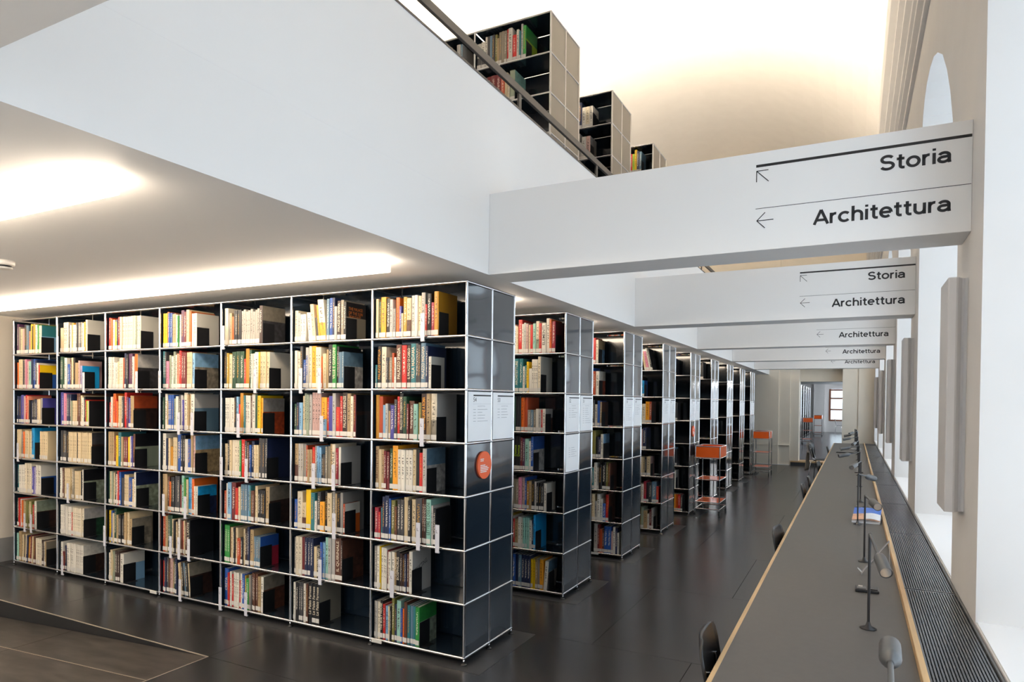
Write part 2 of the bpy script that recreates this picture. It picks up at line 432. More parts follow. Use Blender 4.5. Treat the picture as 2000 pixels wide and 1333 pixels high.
for i in range(n):
    b.prism([pts[i], pts[i + 1], (pts[i + 1][0], 9.5), (pts[i][0], 9.5)], 'y', Y_BACK - .1, Y_END + .3, 'plaster')
struct(b.build('ceiling_vault'))

# ---- gallery slab (the low ceiling over the bookcases) and its parapet
b = MB(); b.box(XL, XF, Y_BACK, Y_END, ZC, ZU, 'white_paint'); struct(b.build('ceiling'))
b = MB(); b.box(XF - .12, XF + .0005, Y_BACK, Y_END, ZU, ZP, 'white_paint'); b.box(XF - .135, XF + .004, Y_BACK, Y_END, ZP, ZP + .014, 'rail_grey')
struct(b.build('wall_parapet'))
rail = thing('handrail', (XF - .035, 0, ZP), 'dark grey flat bar handrail on short posts above white gallery parapet', 'handrail')
b = MB(); b.bbox(-.012, .012, Y_BACK + .05, Y_END - .05, .150, .205, 'rail_grey', .002); b.build('rail_bar', rail)
for i in range(-6, 11):
    y = .665 + 1.62 * i
    if Y_BACK < y < Y_END: b = MB(); b.bbox(-.008, .008, y - .02, y + .02, .0145, .150, 'rail_grey', .002); b.build('post', rail)

# ================================================================ BEAMS WITH SIGNS
def arrow(m, kind):
    """arrow strokes in the x-z plane, about 9 cm, tip at the origin"""
    def stroke(a, c, w=.0042):
        a, c = Vector(a), Vector(c); d = (c - a).normalized(); n = Vector((-d.y, d.x)) * w / 2
        q = [a + n, c + n, c - n, a - n]
        m.add([(p.x, 0, p.y) for p in q], [(0, 1, 2, 3)], 'print_black')
    if kind == 'left':
        stroke((0, 0), (.085, 0)); stroke((0, 0), (.042, .042)); stroke((0, 0), (.042, -.042))
    else:
        stroke((0, 0), (.062, -.062)); stroke((0, 0), (.060, 0)); stroke((0, 0), (0, -.060))

# ---- sign lettering: even-stroke grotesque letters drawn from strokes
def arc(cx, cy, rx, ry, a0, a1, n=14):
    return [(cx + rx * math.cos(math.radians(a0 + (a1 - a0) * i / n)), cy + ry * math.sin(math.radians(a0 + (a1 - a0) * i / n))) for i in range(n + 1)]
GLYPH = {
    'S': (.62, [arc(.31, .5175, .215, .1525, 25, 270) + arc(.31, .2075, .235, .1575, 90, -160)[1:]]),
    't': (.36, [[(.17, .67), (.17, .17)] + arc(.27, .16, .10, .11, 180, 275)[1:] + [(.34, .052)], [(.03, .475), (.33, .475)]]),
    'o': (.57, [arc(.285, .262, .215, .212, 0, 360, 28)]),
    'r': (.36, [[(.09, 0), (.09, .52)], [(.09, .26)] + arc(.28, .29, .19, .182, 175, 82)]),
    'i': (.19, [[(.09, 0), (.09, .52)], [(.09, .62), (.09, .725)]]),
    'a': (.54, [arc(.25, .335, .185, .138, 160, 0) + [(.435, .12), (.45, 0)], [(.435, .30), (.30, .285)] + arc(.23, .165, .175, .118, 80, 280)[1:] + [(.36, .085), (.435, .16)]]),
    'A': (.66, [[(.04, 0), (.335, .72)], [(.335, .72), (.63, 0)], [(.14, .215), (.53, .215)]]),
    'c': (.52, [arc(.28, .262, .215, .212, 42, 318, 22)]),
    'h': (.54, [[(.09, 0), (.09, .74)], [(.09, .27)] + arc(.27, .30, .18, .172, 178, 0) + [(.45, 0)]]),
    'e': (.55, [[(.075, .265), (.485, .265)], [(.485, .265)] + arc(.28, .262, .207, .212, 2, 312, 22)]),
    'u': (.54, [[(.09, .52), (.09, .26)] + arc(.27, .22, .18, .172, 180, 358) + [(.45, .25)], [(.45, .52), (.45, 0)]]),
}
def stroke_text(word, cap, width, m, w=.128):
    b = MB(); x = 0; total = sum(GLYPH[c][0] for c in word) + .02 * (len(word) - 1)
    k = cap / .72; kx = width / total
    for ch in word:
        adv, lines = GLYPH[ch]
        for pl in lines:
            P = [Vector(p) for p in pl]; L, R_ = [], []; closed = (P[0] - P[-1]).length < 1e-6
            for i, p in enumerate(P):
                d0 = (p - P[i - 1]) if i > 0 else ((P[0] - P[-2]) if closed else P[1] - P[0])
                d1 = (P[i + 1] - p) if i < len(P) - 1 else ((P[1] - P[0]) if closed else P[-1] - P[-2])
                d = d0.normalized() + d1.normalized(); d = d.normalized(); n = Vector((-d.y, d.x))
                c = max(.5, n.dot(Vector((-d1.y, d1.x)).normalized()))
                L.append(p + n * w / 2 / c); R_.append(p - n * w / 2 / c)
            vs = [((x + q.x) * kx, 0, q.y * k) for q in L + R_]; N = len(P)
            b.add(vs, [(i, i + 1, N + i + 1, N + i) for i in range(N - 1)], m)
        x += adv + .02
    return b.mesh('lettering')
SIGN_TEXT = {'Storia': stroke_text('Storia', .0755, .309, 'print_black'), 'Architettura': stroke_text('Architettura', .0755, .612, 'print_black')}

ORD = ['first', 'second', 'third', 'fourth', 'fifth', 'sixth', 'seventh', 'eighth', 'ninth', 'tenth', 'eleventh', 'twelfth', 'thirteenth', 'fourteenth', 'fifteenth',
       'sixteenth', 'seventeenth', 'eighteenth', 'nineteenth', 'twentieth', 'twenty-first', 'twenty-second', 'twenty-third', 'twenty-fourth', 'twenty-fifth', 'twenty-sixth', 'twenty-seventh', 'twenty-eighth']
for k in range(-2, 5):
    y = BEAM_Y + k * BEAM_P
    b = MB(); b.bbox(XF + .001, XW - .0005, 0, BEAM_T, ZC, BEAM_TOP, 'white_paint', .002)
    o = b.build('sign_beam', None, (0, y, 0))
    lab = {-2: 'plain white ceiling beam farthest from the doorway', -1: 'white ceiling beam, one before the beam over bookcase 54',
           0: 'white beam with Storia and Architettura lettering over the bookcase numbered 54', 1: 'white beam with Storia and Architettura lettering, one past bookcase 54\'s beam',
           2: 'white lettered beam, third counting back from the end doorway', 3: 'white lettered beam, second counting back from the end doorway', 4: 'white lettered beam, first before the end doorway'}[k]
    tag(o, lab, 'beam', 'white beams across the hall')
    if k < 0: continue
    yy = -.0012
    m = MB(); m.box(1.735, XW - .004, yy, 0, 3.013, 3.027, 'print_black'); m.build('rule_line', o)
    m = MB(); m.box(1.735, XW - .004, yy, 0, 2.787, 2.7895, 'print_black'); m.build('rule_line', o)
    for s, x0, x1, z in (('Storia', 2.325, 2.634, 2.905), ('Architettura', 2.024, 2.636, 2.668)):
        link('lettering', SIGN_TEXT[s], o, (x0, yy, z))
    m = MB(); arrow(m, 'up'); m.build('arrow', o, (1.738, yy, 2.993))
    m = MB(); arrow(m, 'left'); m.build('arrow', o, (1.742, yy, 2.722))

# ================================================================ LINEAR CEILING LAMPS
for i in range(-3, 9):
    y = -.5 + PITCH_Y * i
    lab = {-1: 'long glowing linear ceiling lamp, second row out from the bookcase numbered 54', 0: 'long glowing linear ceiling lamp directly in front of the bookcase numbered 54',
           1: 'linear ceiling lamp end just behind the bookcase numbered 54'}.get(i, 'long linear ceiling lamp hidden between rows under the gallery, %s' % (('row %s' % ORD[i]) if i > 0 else ('%s before bookcase 54' % ORD[-i])))
    t = thing('linear_lamp', (-.25, y, ZC), lab, 'lamp', 'linear lamps under the gallery')
    b = MB(); b.box(-5.08, -.02, -.015, .015, -.012, -.0005, 'detector_white'); b.build('mounting_channel', t)
    b = MB(); b.bbox(-5.1, 0, -.032, .032, -.072, -.012, 'lamp_diffuser', .004); b.build('diffuser', t)
d = thing('smoke_detector', (-2.454, -1.47, ZC), 'small round white smoke detector on low ceiling between linear lamps', 'smoke detector', None)
b = MB(); b.lathe(0, 0, [(.062, -.0005), (.062, -.02), (.056, -.03)], 'detector_white', 20); b.build('base', d)
b = MB(); b.lathe(0, 0, [(.044, -.03), (.044, -.042)], 'screen_black', 20); b.build('sensor_slot', d)
b = MB(); b.lathe(0, 0, [(.05, -.042), (.046, -.05), (.03, -.053)], 'detector_white', 20); b.build('cap', d)
d = thing('smoke_detector', (-1.95, 4.4, 0), 'tiny pale round smoke detector on the high cream vault', 'smoke detector', None)
tt = (-1.95 - (xa + xb) / 2) / ((xb - xa) / 2); zv = zsp + (zap - zsp) * math.sqrt(max(0, 1 - tt * tt))
d.location.z = zv
b = MB(); b.lathe(0, 0, [(.07, .0), (.07, -.06), (.06, -.075)], 'detector_white', 20); b.build('base', d)
b = MB(); b.lathe(0, 0, [(.05, -.075), (.045, -.11)], 'detector_white', 20); b.build('cap', d)

# ================================================================ BOOKCASES
TR = .0095                                # tube radius
def sheet(sx, sz, m, bulge=.0016, n=6):
    """thin steel panel in the y-z plane facing +x, very slightly domed, folded edges"""
    b = MB(); vs = []; fs = []
    for i in range(n + 1):
        for j in range(n + 1):
            u, v = i / n, j / n
            vs.append((bulge * math.sin(math.pi * u) * math.sin(math.pi * v), u * sx, v * sz))
    for i in range(n):
        for j in range(n): a = i * (n + 1) + j; fs.append((a, a + 1, a + n + 2, a + n + 1))
    b.add(vs, fs, m, True)
    b.box(-.006, -.0005, 0, sx, 0, sz, m)
    return b.mesh('end_panel')

def case_meshes(m):
    d = {}
    g = TR
    b = MB(); b.box(g, CW - g, g, CD - g, -.003, .003, m); d['shelf'] = b.mesh('shelf_panel')
    b = MB(); b.box(-.002, .002, g, CD - g, g, CH - g, m); d['side'] = b.mesh('side_panel')
    b = MB(); b.box(g, CW - g, -.002, .002, g, CH - g, m); d['back'] = b.mesh('back_panel')
    d['end'] = sheet(CD - 2 * g, CH - 2 * g, m)
    return d

def tube_mesh(name, a, c, seg=10):
    b = MB(); b.tube([a, c], TR, 'chrome', seg); return b.mesh(name)

def foot_mesh():
    b = MB(); b.lathe(0, 0, [(.006, .036), (.006, .014)], 'chrome', 10); b.lathe(0, 0, [(.010, .014), (.020, .008), (.021, .0005)], 'foot_black', 14)
    return b.mesh('foot')
FOOT = foot_mesh()
BLACK, TAUPE = case_meshes('black_sheet'), case_meshes('taupe_sheet')

def bookcase(x_end, y0, z0, ncol, nrow, fine, label, group, meshes, feet=True):
    """double-sided steel bookcase; its numbered end is at x_end, bays run towards -x, front at y0.
    The first `fine` bays have every panel as a part; the bays hidden behind are one joined part."""
    t = thing('bookcase', (x_end, y0, z0), label, 'bookcase', group)
    H = nrow * CH
    ends = TAUPE if meshes is TAUPE else BLACK
    for c in range(fine):
        x = -(c + 1) * CW
        for r in range(nrow + 1): link('shelf_panel', BLACK['shelf'], t, (x, 0, ZS + r * CH))
        for r in range(nrow):
            link('back_panel', BLACK['back'], t, (x, CD, ZS + r * CH))
            link('side_panel', BLACK['side'], t, (x, 0, ZS + r * CH))
    for r in range(nrow):
        link('inner_side_panel', BLACK['side'], t, (-.004, 0, ZS + r * CH))
        for h in range(2): link('end_panel', ends['end'], t, (.002, h * CD + TR, ZS + r * CH + TR))
    # the far side and the hidden bays
    b = MB()
    for c in range(ncol):
        x = -(c + 1) * CW
        for r in range(nrow + 1):
            b.box(x + TR, x + CW - TR, CD + TR, 2 * CD - TR, ZS + r * CH - .003, ZS + r * CH + .003, 'black_sheet')
            if c >= fine: b.box(x + TR, x + CW - TR, TR, CD - TR, ZS + r * CH - .003, ZS + r * CH + .003, 'black_sheet')
        b.box(x - .002, x + .002, CD + TR, 2 * CD - TR, ZS, ZS + H, 'black_sheet')
        if c >= fine:
            b.box(x - .002, x + .002, TR, CD - TR, ZS, ZS + H, 'black_sheet'); b.box(x + TR, x + CW - TR, CD - .002, CD + .002, ZS, ZS + H, 'black_sheet')
    o = b.build('rear_carcass', t); o['kind'] = 'stuff'
    up = tube_mesh('upright_tube', (0, 0, 0), (0, 0, H))
    for c in range(ncol + 1): link('upright_tube', up, t, (-c * CW, 0, ZS))
    for y in (CD, 2 * CD): link('upright_tube', up, t, (0, y, ZS)); link('upright_tube', up, t, (-ncol * CW, y, ZS))
    ra = tube_mesh('rail_tube', (-ncol * CW, 0, 0), (0, 0, 0)); re = tube_mesh('end_rail_tube', (0, 0, 0), (0, 2 * CD, 0))
    for r in range(nrow + 1):
        link('rail_tube', ra, t, (0, 0, ZS + r * CH)); link('rail_tube', ra, t, (0, 2 * CD, ZS + r * CH)); link('end_rail_tube', re, t, (0, 0, ZS + r * CH))
    b = MB()
    for r in range(nrow + 1):
        for c in range(ncol + 1): b.ball((-c * CW, 0, ZS + r * CH), .0125, 'chrome')
        for y in (CD, 2 * CD): b.ball((0, y, ZS + r * CH), .0125, 'chrome')
    o = b.build('connector_balls', t); o['kind'] = 'stuff'
    if feet:
        for c in range(ncol + 1):
            for y in (0, CD, 2 * CD):
                if c in (0, ncol) or y != CD: link('foot', FOOT, t, (-c * CW, y, 0))
    return t

NUM = [str(54 - 2 * i) for i in range(N_CASE)]
CASE_WORD = ['front bookcase'] + ['%s bookcase' % ORD[i] for i in range(1, N_CASE)]
WORDS = {54 - i: w for i, w in enumerate('fifty-four fifty-three fifty-two fifty-one fifty forty-nine forty-eight forty-seven forty-six forty-five forty-four forty-three forty-two forty-one forty thirty-nine thirty-eight thirty-seven'.split())}
for i in range(N_CASE):
    lab = ['black glossy steel front bookcase full of books, end signs numbered 54 and 53'] + ['black steel bookcase, %s behind the front one numbered 54' % ORD[j - 1] for j in range(1, N_CASE)]
    bookcase(0, i * PITCH_Y, 0, 7, 7, 7 if i == 0 else (2 if i < 4 else 1), lab[i], 'black bookcases under the gallery', BLACK)
    b = MB(); b.box(-7 * CW - .1, .165, -.085 + i * PITCH_Y, .745 + i * PITCH_Y, 0.0002, .0016, 'floor_plate'); b.build('floor_inset', floor)
UX = -.171
for i in range(1, 5):
    lab = 'taupe-ended tall bookcase on the gallery, %s from the railing corner' % ORD[i - 1]
    bookcase(UX, i * PITCH_Y, ZU, 4, 6, 2, lab, 'bookcases on the gallery', TAUPE)
    u = thing('uplight', (UX - .3, i * PITCH_Y + CD, ZU + ZS + 6 * CH + .012), 'linear uplight lying on top of the %s gallery bookcase' % ORD[i - 1], 'lamp', 'uplights on the gallery bookcases')
    b = MB(); b.box(-2.4, 0, -.05, .05, 0, .05, 'rail_grey'); b.build('housing', u)
    b = MB(); b.box(-2.38, -.02, -.04, .04, .05, .056, 'uplight_diffuser'); b.build('diffuser', u)

# ---- sign cards and round signs on the bookcase ends
def sign_card(i, side, tier, num, nlines):
    y0 = i * PITCH_Y + side * CD + .014; z0 = ZS + tier * CH + .012; w, h = CD - .028, CH - .024
    t = tag(link('sign_card', None, None, (.0045, y0, z0)), 'white sign card %son end of %s' % (('numbered %s ' % WORDS[int(num)]) if num else 'without number below the numbered one ', CASE_WORD[i]), 'sign', 'sign cards on bookcase ends')
    b = MB(); b.box(0, .003, 0, w, 0, h, 'card_white'); b.build('card', t)
    if num:
        b = MB(); b.box(.003, .0035, w * .22, w - .002, h - .028, h - .019, 'print_black'); b.build('rule_line', t)
        o = link('number', text_mesh(num, .042, 'print_black'), t, (.0036, w * .22, h - .066), (0, 0, math.pi / 2))
        b = MB(); b.box(.003, .0034, w * .2, w - .002, h - .0805, h - .0795, 'print_grey'); b.build('rule_line', t)
        link('heading', text_mesh('ARCHITETTURA', .012, 'print_grey', width=.1), t, (.0036, w * .4, h - .099), (0, 0, math.pi / 2))
    b = MB(); z = h - .118
    for k in range(nlines):
        L = random.uniform(.05, .14)
        b.box(.003, .0034, w * .22, w * .22 + .032, z, z + .003, 'print_grey'); b.box(.003, .0034, w * .4, w * .4 + min(L, w * .55), z, z + .003, 'print_grey'); z -= .0195
    b.build('printed_lines', t)['kind'] = 'stuff'
for i in range(N_CASE):
    for side in range(2): sign_card(i, side, 4, str(54 - 2 * i - side), [5, 4][side] if i == 0 else random.randint(4, 9))
sign_card(1, 0, 3, None, 5)
def round_sign(i, y, z, r, lab):
    t = tag(link('round_sign', None, None, (.005, i * PITCH_Y + y, z)), lab, 'sign')
    b = MB(); n = 32; b.prism([(r * math.cos(2 * math.pi * k / n), r * math.sin(2 * math.pi * k / n)) for k in range(n)], 'x', 0, .012, 'orange_disc'); b.build('disc', t)
    b = MB()
    for k, (dz, L) in enumerate(((.045, .05), (.033, .045), (-.0, .07), (-.012, .10), (-.024, .12), (-.036, .11), (-.048, .09))):
        b.box(.012, .0125, -r * .62, -r * .62 + L * r / .1, dz * r / .1 - .003, dz * r / .1 + .003, 'print_white')
    b.build('printed_lines', t)['kind'] = 'stuff'
round_sign(0, .222, ZS + 3 * CH + .195, .093, 'round orange sign with white text on the end of the front bookcase')
round_sign(4, .20, ZS + 3 * CH + .19, .085, 'round orange sign on the end of the fifth bookcase')

# ================================================================ BOOKS
PAL = dict(white='D9D3C6', ivory='D8CCB4', cream='CDB994', tan='A98F68', grey='8F8A84', lgrey='B4B0AA', silver='A39C92', dgrey='3F3E40', black='18171A', brown='5B3526', dbrown='36221C',
           ochre='B8801F', mustard='A98A2B', yellow='E0B70F', amber='E39A22', orange='D9641C', rust='A8431F', red='C0241F', crimson='9E2238', maroon='6A1F22', pink='C77C93', salmon='D98468', lilac='9C93B4',
           purple='55304F', violet='4B4796', navy='1E2747', blue='24509B', sky='7FAACB', cyan='1690CC', teal='2C7078', green='2E8A3C', dgreen='23452F', olive='77733A', mint='8FBDAE', lime='9FC02C',
           slate='5F7C90', sage='8C9580', rose='B99790', stone='857C6C')
WORD = dict(lgrey='light grey', dgrey='dark grey', dbrown='dark brown', dgreen='dark green', sky='sky blue', stone='stone grey', silver='silvery grey', slate='slate blue', sage='sage green', rose='dusty pink', ochre='ochre')
INK_DARK, INK_LIGHT, INK_GOLD = rgb('241F1D'), rgb('DED6C6'), rgb('B58A3C')

